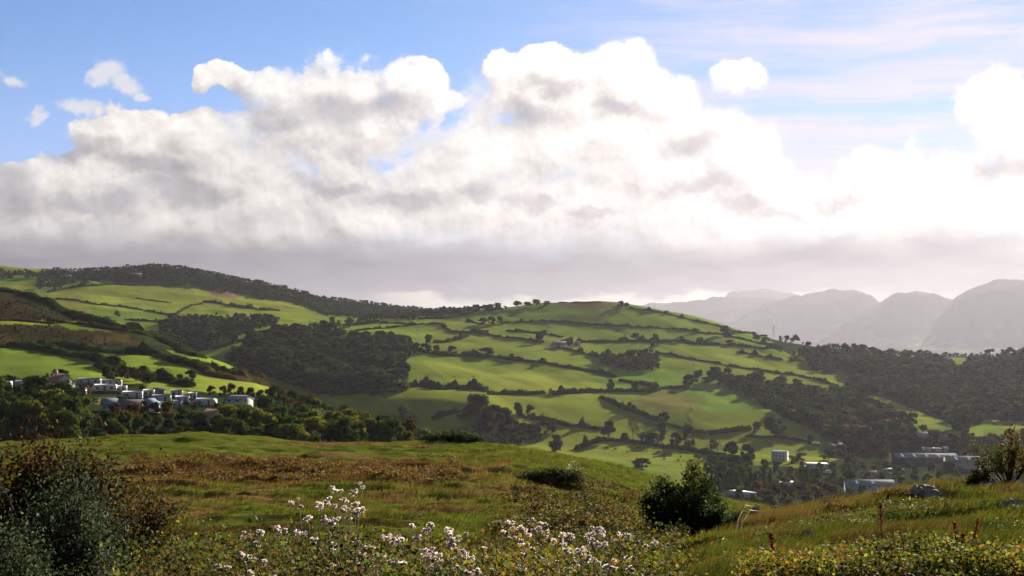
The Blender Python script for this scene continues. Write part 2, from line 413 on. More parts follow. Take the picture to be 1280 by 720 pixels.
TURF = np.array((.040, .056, .008)); TURF2 = np.array((.064, .066, .012)); DRY = np.array((.078, .051, .020)); RUST = np.array((.052, .027, .011)); BROWN = np.array((.034, .021, .009))
def near_cover(X, Y, Z):
    px, py = project(X, Y, Z)
    px = np.clip(px, -30, 1296)
    t = fbm(X / 3., Y / 4., 4, 51)[..., None]
    C = TURF * (1 - t) + TURF2 * t
    jx = (fbm(X / 5., Y / 5., 3, 61) - .5) * 160; jy = (fbm(X / 3., Y / 5., 3, 62) - .5) * 26
    def lay(C, poly, c, lo, hi, scale, seed):
        m = inpoly(px + jx, py + jy, poly)
        w = (m * smooth(lo, hi, fbm(X / scale, Y / scale, 4, seed)))[..., None]
        return C * (1 - w) + c * w
    C = lay(C, [(150, 568), (420, 570), (640, 578), (690, 640), (150, 648)], DRY, .36, .62, 2., 71)
    C = lay(C, [(170, 578), (360, 580), (560, 580), (570, 602), (440, 606), (170, 596)], RUST, .3, .5, 2.5, 72)
    C = lay(C, [(360, 545), (520, 545), (560, 560), (500, 563), (370, 560)], DRY, .3, .5, 2.5, 77)
    C = lay(C, [(200, 640), (560, 650), (800, 640), (820, 720), (200, 730)], BROWN, .35, .6, 1.5, 73)
    C = lay(C, [(640, 590), (840, 620), (830, 690), (640, 660)], BROWN, .45, .65, 2., 74)
    C = lay(C, [(880, 650), (960, 632), (1110, 600), (1300, 590), (1300, 615), (1100, 640), (950, 690)], DRY, .38, .6, .8, 75)
    C = lay(C, [(820, 690), (1300, 610), (1300, 760), (820, 760)], DRY * .8, .5, .7, .7, 76)
    return C

def polar_sheet(name, r, th, cover, mat, label=None):
    TH, RR = np.meshgrid(th, r)
    X = RR * np.sin(TH); Y = RR * np.cos(TH)
    Z = ground(X, Y)
    C = cover(X, Y, Z)
    nr, nt_ = len(r), len(th)
    a = np.arange(nr * nt_).reshape(nr, nt_)
    Q = np.stack([a[:-1, :-1], a[:-1, 1:], a[1:, 1:], a[1:, :-1]], -1).reshape(-1, 4)[:, ::-1]
    V = np.stack([X, Y, Z], -1).reshape(-1, 3)
    o = obj(name, mesh_from(name, V, Q, None, C.reshape(-1, 3), [mat], True))
    o['kind'] = 'structure'
    return o

th_in = np.concatenate([np.arange(-180, -26, 3.0), np.arange(-24.5, -21.5, .3), np.arange(-21.5, 21.5, .055), np.arange(21.5, 24.6, .3), np.arange(27, 180.1, 3.0)]) * math.pi / 180
th_in[-1] = math.pi; th_in[0] = -math.pi
r1 = np.concatenate([np.exp(np.linspace(math.log(.6), math.log(12), 150))[:-1], np.exp(np.linspace(math.log(12), math.log(150), 560))])
r2 = np.exp(np.linspace(math.log(150), math.log(5200), 600))
r3 = np.exp(np.linspace(math.log(5200), math.log(40000), 60))
def mid_cover(X, Y, Z):
    return far_cover(X, Y, Z)
polar_sheet('hillside', r1, th_in, near_cover, M['near'])
polar_sheet('valley_land', r2, th_in, mid_cover, M['land'])
polar_sheet('coastal_plain', r3, th_in[::2] if len(th_in) % 2 else np.append(th_in[::2], th_in[-1]), lambda X, Y, Z: far_cover(X, Y, Z) * .6, M['land'])

# far mountains: ridges at their own distances
RIDGES = [  # distance, depth of its flank, skyline
 (8600., 900., {1150: 430, 1190: 375, 1210: 362, 1245: 350, 1290: 348, 1340: 356, 1400: 365, 1500: 400}),
 (9600., 900., {980: 432, 1040: 408, 1075: 388, 1095: 379, 1110: 371, 1130: 365, 1148: 362.5, 1165: 366, 1185: 372, 1210: 376, 1260: 385, 1400: 400}),
 (10800., 1000., {880: 430, 930: 392, 960: 378, 985: 372, 1010: 367.5, 1040: 363, 1062: 361, 1080: 366, 1096: 376, 1125: 390, 1180: 405, 1300: 430}),
 (12200., 1100., {720: 400, 780: 380.5, 812: 379, 850: 377.5, 880: 372.5, 900: 371, 930: 372, 970: 374, 1010: 380, 1100: 400, 1200: 430}),
 (14500., 1200., {860: 400, 890: 380, 908: 369, 918: 364, 935: 361.5, 950: 360, 965: 362, 985: 366, 1010: 371, 1060: 385, 1120: 410}),
 (7300., 500., {700: 455, 780: 447, 900: 440, 1000: 436, 1100: 432, 1180: 432, 1260: 424, 1400: 410}),
]
MF = 1.6
pxm = np.arange(640, 1560, 2.0)
rm = np.concatenate([np.linspace(6600, 15800, 200) * MF])
UU, RM = np.meshgrid((pxm - 640) / FPX, rm)
XM = UU * RM; YM = RM
ZM = np.full(XM.shape, -200.0)
nz = fbm(XM / 1000., YM / 1000., 6, 201, .55) - .5
rid = 1 - np.abs(fbm(XM / 2200., YM / 1700., 5, 205) * 2 - 1)
MF = 1.6
for Yc, wd, prof in RIDGES:
    Yc *= MF; wd *= MF
    ks = np.array(sorted(prof), float); h = np.array([float(kray(prof[int(k)])) * Yc for k in ks])
    top = .35 * pchip(ks, h[:, None], np.clip(pxm, ks[0], ks[-1]))[:, 0] + .65 * np.interp(pxm, ks, h)
    top = np.where((pxm < ks[0]) | (pxm > ks[-1]), -300, top)
    top = top + (fbm(pxm / 16., pxm * 0 + Yc / 90., 5, 207, .6) - .5) * Yc * .0042
    t = (YM - Yc) / wd
    dz = top[None, :] - 86 * 0
    prof_y = np.where(t < 0, (1 - np.minimum(1, np.abs(t) / 2.2)) ** 1.25, 1 - np.minimum(1, t / 1.4))
    hgt = -90 + (top[None, :] + 90) * prof_y + (nz * 380 + (rid - .6) * 520) * np.clip(np.abs(t) * 1.6, 0, 1) * np.clip(1.9 - np.abs(t), .25, 1) * np.clip((top[None, :] + 60) / 700., .05, 1) * (prof_y > 0)
    ZM = np.maximum(ZM, np.where(top[None, :] > -250, hgt, -300))
ZM = CZ + ZM
am = np.arange(XM.size).reshape(XM.shape)
QM = np.stack([am[:-1, :-1], am[:-1, 1:], am[1:, 1:], am[1:, :-1]], -1).reshape(-1, 4)
tm = fbm(XM / 500., YM / 500., 5, 210)[..., None]
CM = np.array((.045, .05, .027)) * (1 - tm) + np.array((.08, .066, .045)) * tm
lowf = (smooth(.52, .62, fbm(XM / 260., YM / 420., 3, 222)) * smooth(420, 150, ZM))[..., None]
CM = CM * (1 - lowf) + np.array((.16, .17, .07)) * lowf
mo = obj('mountains', mesh_from('mountains', np.stack([XM, YM, ZM], -1).reshape(-1, 3), QM, None, CM.reshape(-1, 3), [M['rock_far']], True))
mo['kind'] = 'structure'
# ---------------------------------------------------------------- leaves, crowns, trees
def unit(v): return v / (np.linalg.norm(v, axis=-1, keepdims=True) + 1e-9)

def leaf_quads(P, nrm, size, asp=1.5, g=rng):
    """one bent-square leaf clump at each point"""
    n = len(P)
    r = unit(g.normal(size=(n, 3)))
    a = unit(np.cross(nrm, r)); b = np.cross(nrm, a)
    s = (size * g.uniform(.6, 1.35, n))[:, None] * .5
    j = lambda: g.uniform(.7, 1.2, (n, 1))
    V = np.stack([P - a * s * asp * j(), P - b * s * j() + nrm * s * .25, P + a * s * asp * j(), P + b * s * j() + nrm * s * .25], 1).reshape(-1, 3)
    Q = np.arange(4 * n).reshape(n, 4)
    return V, Q

_S = None
def ball(n=8, m=5):
    V = [(0, 0, -1.)]
    for i in range(1, m):
        t = -math.pi / 2 + math.pi * i / m
        V += [(math.cos(t) * math.cos(2 * math.pi * k / n), math.cos(t) * math.sin(2 * math.pi * k / n), math.sin(t)) for k in range(n)]
    V.append((0, 0, 1.)); e = len(V) - 1
    T = [(0, 1 + (k + 1) % n, 1 + k) for k in range(n)] + [(e, 1 + (m - 2) * n + k, 1 + (m - 2) * n + (k + 1) % n) for k in range(n)]
    Q = [(1 + i * n + k, 1 + i * n + (k + 1) % n, 1 + (i + 1) * n + (k + 1) % n, 1 + (i + 1) * n + k) for i in range(m - 2) for k in range(n)]
    return np.array(V), np.array(Q), np.array(T)
BV, BQ, BT = ball()

PAL = {'dark': (.018, .028, .008), 'mid': (.028, .043, .010), 'olive': (.050, .058, .012), 'yellow': (.085, .088, .015), 'rust': (.058, .032, .011), 'orange': (.105, .057, .013), 'brown': (.038, .029, .012), 'silver': (.055, .07, .04)}

def crown_arrays(seed, pal, nl=12, nleaf=700, leaf=.075, base=.18, shape='round', core=.72, open_=0.0, calm=0):
    """unit crown: one metre high and one wide, foot at z=0"""
    g = np.random.default_rng(seed)
    col = np.array(PAL[pal])
    C, Rr = [], []
    for i in range(nl):
        if shape == 'poplar':
            t = (i + .5) / nl; z = base + (1 - base) * t; rr = .30 * math.sin(math.pi * min(1, .18 + .8 * t)) + .06
            c = np.array([g.normal() * .07, g.normal() * .07, z]); r = rr
        else:
            t = g.uniform(0, 1) ** .8; a = g.uniform(0, 2 * math.pi)
            z = base + .14 + (.86 - base - .06) * t
            rad = .36 * math.sqrt(max(0, 1 - ((t - .35) / .72) ** 2)) * math.sqrt(g.uniform(.15, 1))
            r = g.uniform(.13, .23)
            c = np.array([rad * math.cos(a), rad * math.sin(a), min(z, 1 - r * .85)])
        C.append(c); Rr.append(r)
    C = np.array(C); Rr = np.array(Rr)
    li = g.choice(nl, nleaf, p=Rr ** 2 / (Rr ** 2).sum())
    dirs = unit(g.normal(size=(nleaf, 3)) + np.array([0, 0, .25]))
    P = C[li] + dirs * (Rr[li] * g.uniform(.72, 1.12 + open_, nleaf))[:, None] * np.array([1, 1, .9])
    V, Q = leaf_quads(P, unit(dirs + g.normal(size=(nleaf, 3)) * (.28 if calm else .5)), leaf, g=g)
    lob = g.uniform(.75, 1.28, nl)
    hue = g.normal(size=(nl, 1)) * np.array([.10, .02, -.02])
    lc = np.clip(col * (lob[li] * (g.uniform(.86, 1.16, nleaf) if calm else g.uniform(.75, 1.28, nleaf)))[:, None] * (1 + hue[li]), .004, 1)
    cols = np.repeat(lc, 4, 0)
    VV, QQ, TT, CC, off = [V], [Q], [], [cols], len(V)
    if core > 0:
        for c, r, l in zip(C, Rr, lob):
            bv = BV * (1 + g.uniform(-.18, .18, (len(BV), 1))) * r * core * np.array([1, 1, .9]) + c
            VV.append(bv); QQ.append(BQ + off); TT.append(BT + off); off += len(bv); CC.append(np.tile(col * l * .9, (len(bv), 1)))
    return np.concatenate(VV), np.concatenate(QQ), np.concatenate(TT) if TT else np.zeros((0, 3), int), np.concatenate(CC), C

def crown_mesh(name, *a, **k):
    V, Q, T, C, lob = crown_arrays(*a, **k)
    return mesh_from(name, V, Q, T, C, [M['leaf']]), lob

def trunk_mesh(name, lobes, base=.18, rad=.028, seed=1):
    g = np.random.default_rng(seed); mb = MB(); c = (.045, .036, .026)
    mid = np.array([g.normal() * .01, g.normal() * .01, base + .12])
    mb.tube([(0, 0, -.05), (0, 0, .04), mid * .7, mid, (mid[0], mid[1], .62)], [rad * 1.6, rad * 1.1, rad * .95, rad * .8, rad * .3], 7, c)
    for l in lobes[:6]:
        m = (mid + l) / 2 + g.normal(size=3) * .02
        mb.tube([mid * .92, m, l], [rad * .6, rad * .42, rad * .15], 5, c)
    return mb.mesh(name, [M['bark']])

PROTO = {}
def proto(key, pal, seeds, **k):
    L = []
    for s in seeds:
        me, lob = crown_mesh('crown_' + key, s, pal, **k)
        L.append((me, trunk_mesh('trunk_' + key, lob, k.get('base', .18), .012 if k.get('shape') == 'poplar' else .028, s)))
    PROTO[key] = L
proto('dark', 'dark', (1, 2, 3, 4), nl=14, nleaf=1000, leaf=.062, base=-.02)
proto('mid', 'mid', (5, 6, 7, 8), nl=14, nleaf=1000, leaf=.062, base=-.02)
proto('olive', 'olive', (9, 10, 11), nl=13, nleaf=1000, leaf=.06, base=-.02)
proto('yellow', 'yellow', (12, 13), nl=12, nleaf=1000, leaf=.058, base=-.02)
proto('rust', 'rust', (14, 15, 16), nl=12, nleaf=900, leaf=.06, base=-.02)
proto('orange', 'orange', (17, 18), nl=12, nleaf=900, leaf=.06, base=-.02)
proto('brown', 'brown', (19, 20), nl=12, nleaf=900, leaf=.06, base=-.02)
proto('sparse', 'brown', (21, 22), nl=12, nleaf=420, leaf=.055, core=.0, open_=.15)
proto('oak', 'dark', (31, 32, 33), nl=15, nleaf=1000, leaf=.06, base=.16)
proto('poplar', 'olive', (23, 24), nl=16, nleaf=900, leaf=.055, base=.06, shape='poplar')
proto('bush', 'dark', (25, 26, 27), nl=12, nleaf=800, leaf=.07, base=-.1)
proto('bushr', 'brown', (28, 29), nl=12, nleaf=800, leaf=.07, base=-.1)

N_TREES = [0]
def tree(px, py, hpx, wpx, kind, label, group=None, ymin=250., ymax=6000., name='broadleaf_tree', cat='tree', parts=True):
    x, y, z = hit(px, py, ymin, ymax)
    h = hpx * y / FPX; w = wpx * y / FPX
    return tree_at(x, y, z, h, w, kind, label, group, name, cat, parts)

def tree_at(x, y, z, h, w, kind, label, group=None, name='broadleaf_tree', cat='tree', parts=True):
    N_TREES[0] += 1
    cm, tm = PROTO[kind][int(rng.integers(len(PROTO[kind])))]
    rz = float(rng.uniform(0, 6.28))
    r = empty(name, (x, y, z - .1), rz, label, cat, group)
    s = (w, w, h)
    c = obj('crown', cm, r); c.scale = s
    t = obj('trunk', tm, r); t.scale = s
    return r

def fill(poly, sx, sy, ymin, ymax, limit=99999, seed=1):
    """standing places of trees through an area of the land"""
    g = np.random.default_rng(seed)
    xs = [p[0] for p in poly]; ys = [p[1] for p in poly]
    n = int((max(xs) - min(xs)) * (max(ys) - min(ys)) / (sx * sy) * 9) + 40
    cx = g.uniform(min(xs), max(xs), n); cyy = g.uniform(min(ys), max(ys), n)
    ok = inpoly(cx + (vnoise(cx / 14., cyy / 7., seed) - .5) * 16, cyy + (vnoise(cx / 12., cyy / 7., seed + 3) - .5) * 7, poly)
    cell = {}; out = []
    for a, b in zip(cx[ok], cyy[ok]):
        key = (int(a // sx), int(b // sy)); good = True
        for i in (-1, 0, 1):
            for j in (-1, 0, 1):
                for (u, v) in cell.get((key[0] + i, key[1] + j), ()):
                    if ((u - a) / sx) ** 2 + ((v - b) / sy) ** 2 < 1: good = False
        if good:
            cell.setdefault(key, []).append((a, b)); out.append((a, b))
            if len(out) >= limit: break
    return [hit(a, b, ymin, ymax) for a, b in out]

LOW = {k: [crown_arrays(100 + i * 7 + j, k, nl=9, nleaf=130, leaf=.14, base=-.2, core=.88, calm=1)[:4] for j in range(3)] for i, k in enumerate(PAL)}
def mass(name, places, hlo, hhi, mix, label, wf=(.95, 1.4), seed=3, kind='stuff', cat=None):
    """a wood that reads as one body of trees"""
    g = np.random.default_rng(seed)
    VV, QQ, TT, CC, off = [], [], [], [], 0
    keys = [m[0] for m in mix]; pr = np.array([m[1] for m in mix], float); pr /= pr.sum()
    for (x, y, z) in places:
        V, Q, T, C = LOW[keys[int(g.choice(len(keys), p=pr))]][int(g.integers(3))]
        h = (hlo * .75 + (hhi * 1.2 - hlo * .75) * g.uniform(0, 1) ** 1.5) * hscale(y); w = h * g.uniform(*wf); a = g.uniform(0, 6.28)
        ca, sa = math.cos(a), math.sin(a)
        W = np.stack([(V[:, 0] * ca - V[:, 1] * sa) * w + x, (V[:, 0] * sa + V[:, 1] * ca) * w + y, V[:, 2] * h + z - .3], 1)
        VV.append(W); QQ.append(Q + off); TT.append(T + off); CC.append(C * g.uniform(.7, 1.3)); off += len(V)
    if not VV: return
    o = obj(name, mesh_from(name, np.concatenate(VV), np.concatenate(QQ), np.concatenate(TT), np.concatenate(CC), [M['leaf']]))
    return tag(o, label, cat, kind=kind)

# ---------------------------------------------------------------- hedges
N_HEDGE = [0]
def path_world(pts, ymin, ymax, step):
    P = []
    for (a, b), (c, e) in zip(pts[:-1], pts[1:]):
        n = max(2, int(math.hypot(c - a, e - b) / 3))
        P += [(a + (c - a) * t / n, b + (e - b) * t / n) for t in range(n)]
    P.append(pts[-1])
    W = np.array([hit(a, b, ymin, ymax) for a, b in P])
    keep = [0]
    for i in range(1, len(W)):
        if np.hypot(*(W[i, :2] - W[keep[-1], :2])) > step * .6: keep.append(i)
    W = W[keep]
    if len(W) < 2: return W
    s = np.concatenate([[0], np.cumsum(np.hypot(*np.diff(W[:, :2], axis=0).T))])
    t = np.arange(0, s[-1], step)
    X = np.interp(t, s, W[:, 0]); Y = np.interp(t, s, W[:, 1])
    return np.stack([X, Y, ground(X, Y)], 1)

def hedge(pts, label, h=2.6, w=3.0, pal='dark', ymin=800., ymax=6000., group=None, rag=.45, leaf=.9, dens=3.2, name='hedge', gap=.12, cat='hedge'):
    N_HEDGE[0] += 1
    g = np.random.default_rng(400 + N_HEDGE[0])
    W = path_world(pts, ymin, ymax, 1.5)
    if len(W) < 3: print('short hedge', pts); return
    n = int(len(W) * 1.5 * dens * max(1, w / 3.0))
    t = g.uniform(0, len(W) - 1.001, n); i = t.astype(int); f = (t - i)[:, None]
    P = W[i] * (1 - f) + W[i + 1] * f
    d = unit((W[i + 1] - W[i]) * np.array([1, 1, 0])); nrm = np.stack([-d[:, 1], d[:, 0], 0 * d[:, 0]], 1)
    h_ = h * hscale(W[i][:, 1]); hh = h_ * (1 + 1.2 * smooth(.68, .9, vnoise(t / 4.5, t * 0 + N_HEDGE[0] * 1.7, 19)) * (h > 2.2)) * (1 - rag + 2 * rag * vnoise(t / 5.5, t * 0 + N_HEDGE[0] * 3.1, 11)) * (1 - .35 * (vnoise(t / 1.7, t * 0, 12)))
    hole = vnoise(t / 9., t * 0 + N_HEDGE[0], 15) < gap
    o = g.uniform(-1, 1, n); zt = np.sqrt(np.clip(1 - np.abs(o) ** 2.2, 0, 1)) * g.uniform(.25, 1.0, n) ** .55
    P = P + nrm * (o * w / 2)[:, None]
    P[:, 2] = ground(P[:, 0], P[:, 1]) + zt * hh * np.where(hole, .35, 1)
    col = np.array(PAL[pal])
    V, Q = leaf_quads(P, unit(nrm * o[:, None] + np.array([0, 0, .8]) + g.normal(size=(n, 3)) * .5), leaf, g=g)
    C = np.repeat(np.clip(col * g.uniform(.65, 1.4, (n, 1)) * (1 + g.normal(size=(n, 1)) * np.array([.12, .0, -.05])), .003, 1), 4, 0)
    # dense inside of the hedge
    k = len(W); ring = [(-.42, -.1), (-.4, .45), (-.16, .78), (.16, .78), (.4, .45), (.42, -.1)]
    dW = unit(np.gradient(W, axis=0) * np.array([1, 1, 0])); nW = np.stack([-dW[:, 1], dW[:, 0], 0 * dW[:, 0]], 1)
    tk = np.arange(k)
    hk = h * hscale(W[:, 1]) * (1 + 1.0 * smooth(.68, .9, vnoise(tk / 4.5, tk * 0. + N_HEDGE[0] * 1.7, 19)) * (h > 2.2)) * (1 - rag + 2 * rag * vnoise(tk / 5.5, tk * 0 + N_HEDGE[0] * 3.1, 11)) * (1 - .35 * vnoise(tk / 1.7, tk * 0., 12)) * np.where(vnoise(tk / 9., tk * 0. + N_HEDGE[0], 15) < gap, .3, 1)
    CV = []
    for (a, b) in ring:
        q = W + nW * (a * w); q = q.copy(); q[:, 2] = ground(q[:, 0], q[:, 1]) + b * hk * g.uniform(.85, 1.1, k); CV.append(q)
    CV = np.stack(CV, 1).reshape(-1, 3); m = len(ring)
    CQ = np.array([(a * m + b, a * m + b + 1, (a + 1) * m + b + 1, (a + 1) * m + b) for a in range(k - 1) for b in range(m - 1)])
    CC = np.tile(col * .9, (len(CV), 1)) * g.uniform(.8, 1.2, (len(CV), 1))
    o = obj(name, mesh_from(name, np.concatenate([V, CV]), np.concatenate([Q, CQ + len(V)]), None, np.concatenate([C, CC]), [M['leaf']]))
    return tag(o, label, cat, group)

HG = 'field hedges on the green hill'
FH = [
 ([(405,424),(450,413),(485,410),(530,405),(552,405)], 'long hedge running down left above the dark wood from the bent hedge corner', 2.6),
 ([(552,406),(557,411),(565,415),(576,416)], 'short curved hedge joining two long hedges left of the hill centre', 3.0),
 ([(474,404),(496,404),(519,406),(530,405)], 'thin low hedge under the pale top field at the left saddle', 2.2),
 ([(387,412),(423,408),(455,405),(474,403)], 'thick dark hedge edging the saddle field below the ridge wood', 4.0),
 ([(576,415),(600,417),(628,422),(651,424),(671,428)], 'hedge sloping right from the curved corner toward the hill farm', 2.8),
 ([(690,432),(705,436),(727,441),(745,447)], 'hedge dropping right from the hill farm toward the copse', 3.0),
 ([(543,429),(558,428),(575,424),(585,420)], 'stout dark hedge climbing right beside a round tree', 4.0),
 ([(512,437),(530,440),(548,444),(564,445),(586,445),(605,447)], 'tree lined dark hedge along the top of the shaded field', 4.5),
 ([(605,446),(619,446),(637,450),(662,452),(679,454),(703,459),(731,463),(750,467),(769,472)], 'bushy dark hedge crossing mid hill with long shadows below it', 4.0),
 ([(774,476),(787,478),(804,481),(816,484)], 'short dark hedge stepping down to the lower cross hedge', 4.0),
 ([(522,399),(558,398),(577,394),(592,391)], 'thin hedge rising to the ridge wood at the saddle top', 2.4),
 ([(584,402),(596,404),(606,406)], 'short hedge with trees near the top left fields', 3.5),
 ([(588,413),(600,414),(612,415)], 'tiny hedge fragment above the curved hedge', 2.5),
 ([(492,483),(511,484),(526,483),(549,487),(567,486),(592,487),(611,490)], 'tall bushy hedge below the shaded field at the wood foot', 5.0),
 ([(611,493),(637,493),(656,493),(681,492)], 'dark straight hedge right of the bushy hedge in mid hill', 3.2),
 ([(688,493),(722,491),(750,490),(787,490),(816,490),(827,486),(840,486),(863,486)], 'long thick hedge across the middle reaching the right copse', 3.8),
 ([(631,404),(675,402),(712,403),(739,406),(769,407),(795,409),(825,410),(840,412)], 'long hedge under the summit pasture', 2.6),
 ([(840,412),(857,413),(882,417),(901,418),(921,423),(951,430),(979,435)], 'hedge running down right past a lone round tree to the wood', 3.0),
 ([(632,414),(662,416),(682,418),(703,422)], 'short hedge sloping to the left end of the farm hedge', 3.0),
 ([(722,428),(759,428),(787,427),(840,428)], 'thick level hedge right of the hill farm', 4.0),
 ([(826,428),(850,426),(863,430),(895,431),(919,432),(951,435),(977,436)], 'bushy hedge with trees under the second right pasture', 3.6),
 ([(740,444),(763,451),(780,458)], 'dark hedge entering the copse from the left', 4.0),
 ([(819,441),(842,445),(872,451),(895,454),(912,458),(932,461),(955,464),(972,467),(992,469),(1015,474),(1032,478),(1041,482)], 'broken hedge crossing the right pasture below the bracken', 2.8),
 ([(787,385),(806,388),(831,392),(848,396),(872,402),(895,407),(908,411)], 'hedge following the right shoulder just below the skyline', 2.6),
 ([(908,411),(925,416),(951,418)], 'faint hedge on the shoulder right of the dark shrubs', 2.4),
 ([(921,441),(942,443),(951,446),(979,450)], 'free standing hedge in the right hand pasture', 2.8),
 ([(987,451),(1004,452)], 'short hedge leading to the rusty copse', 3.0),
 ([(660,523),(682,526),(707,532),(735,535),(754,538)], 'dark hedge ending at a big oak in the lower field', 3.4),
 ([(646,519),(660,523)], 'hedge stub behind two small round trees', 3.0),
 ([(750,497),(765,504),(782,512),(795,516),(819,525),(840,532),(866,540),(885,542)], 'steep dark hedge dropping right through the lower pastures', 3.6),
 ([(885,543),(909,540),(938,537)], 'hedge toward the round copse above the flat field', 3.2),
 ([(757,551),(772,552),(801,555),(829,559),(857,562),(879,567),(909,574),(928,578)], 'tree lined hedge above the grazing cattle', 3.2),
 ([(932,546),(967,547),(1006,552),(1015,555)], 'thin hedge along the flat field by the village', 2.0),
 ([(720,563),(741,554),(757,550)], 'hedge climbing from the hollow to the big oak', 3.0),
 ([(500,526),(515,524)], 'short hedge at the shaded hollow', 2.0), ([(540,525),(555,519),(575,514)], 'low bank hedge left of the oak clump', 2.6),
 ([(1041,482),(1047,487),(1052,494)], 'hedge corner above the steep right field', 3.2),
 ([(698,378.6),(725,378.3),(752,378.3)], 'level dry stone wall line along the summit', 1.6),
 ([(405,418),(420,413),(437,409)], 'thin hedge between the two saddle fields', 2.4),
]
for p, lab, h in FH:
    hedge(p, lab, h=h * 1.45, w=h * 1.5, ymin=850, group=HG, dens=3.6, leaf=.85)
BG = 'hedges on the far left hill'
for p, lab, h in [
 ([(57,374),(78,374),(97,376),(121,381),(156,384),(191,390),(220,396),(235,399)], 'long thin hedge curving across the big far left field', 3.2),
 ([(211,395),(225,397),(243,397),(256,398),(281,400)], 'hedge with small bushes at the foot of the far field', 4.0),
 ([(254,378),(271,379),(294,383),(312,386),(333,388),(350,389)], 'thick brushy hedge in the middle of the far left fields', 6.0),
 ([(222,392),(237,383),(252,380)], 'thin hedge climbing to the brushy hedge', 3.0),
 ([(156,400),(190,402),(220,404),(245,404)], 'dark hedge at the bottom of the far left field', 4.0),
 ([(170,373),(200,377),(215,379)], 'faint low hedge inside the bright far field', 2.0),
 ([(318,420),(345,415),(375,411)], 'hedge beside the strip field above the dark wood', 4.0), ([(305,417),(330,416),(345,412)], 'hedge on the near edge of the upper strip field', 4.0),
 ([(262,438),(285,432),(298,427),(318,424)], 'dark hedge edging the narrow lit strip in the dingle', 5.0),
 ([(60,366),(90,359),(140,356),(190,357)], 'dark hedge below the shaded far left field', 5.0),
]:
    hedge(p, lab, h=h, w=h, ymin=1500, group=BG, dens=2.2, leaf=1.4)
DG = 'scrub belts and hedges on the brown hill'
for p, lab, h, w, pal in [
 ([(-20,434),(23,433),(45,437),(72,442),(97,446),(117,449),(135,454),(150,458)], 'broad dark scrub belt over the lower left field', 3.4, 9, 'dark'),
 ([(40,431),(80,433),(108,437),(150,440),(179,441),(200,444),(220,452),(241,457),(268,464),(290,470),(313,472)], 'long dark scrub belt above the sunny middle field', 4.0, 11, 'dark'),
 ([(165,415),(190,420),(210,428),(232,440),(250,447)], 'gorse belt running down the crest', 3.0, 12, 'dark'),
 ([(0,363),(30,368),(60,378),(85,392),(105,398),(140,407),(170,413)], 'dark gorse belt along the skyline of the brown hill', 3.0, 14, 'dark'),
 ([(60,402),(90,404),(125,410),(165,415)], 'dark hedge below the gorse skyline', 2.6, 5, 'brown'),
 ([(124,458),(140,464),(159,466),(187,474),(212,478),(236,483),(246,484)], 'thick hedge of dark bushes between the two sunny fields', 4.0, 7, 'dark'),
 ([(244,455),(265,470),(290,474),(310,475)], 'dark scrub under the small yellow field', 3.4, 8, 'brown'),
 ([(0,479),(30,479),(60,476)], 'dark hedge behind the leftmost huts', 2.4, 4, 'dark'),
 ([(-10,398),(30,402),(70,405)], 'low brown hedge line across the bracken', 1.6, 4, 'brown'),
 ([(300,472),(325,478),(345,485),(360,497)], 'scrub along the brow right of the yellow field', 3.0, 9, 'brown'),
]:
    hedge(p, lab, h=h, w=w, pal=pal, ymin=400, ymax=1040, group=DG, dens=4.5, leaf=.6, gap=.05)

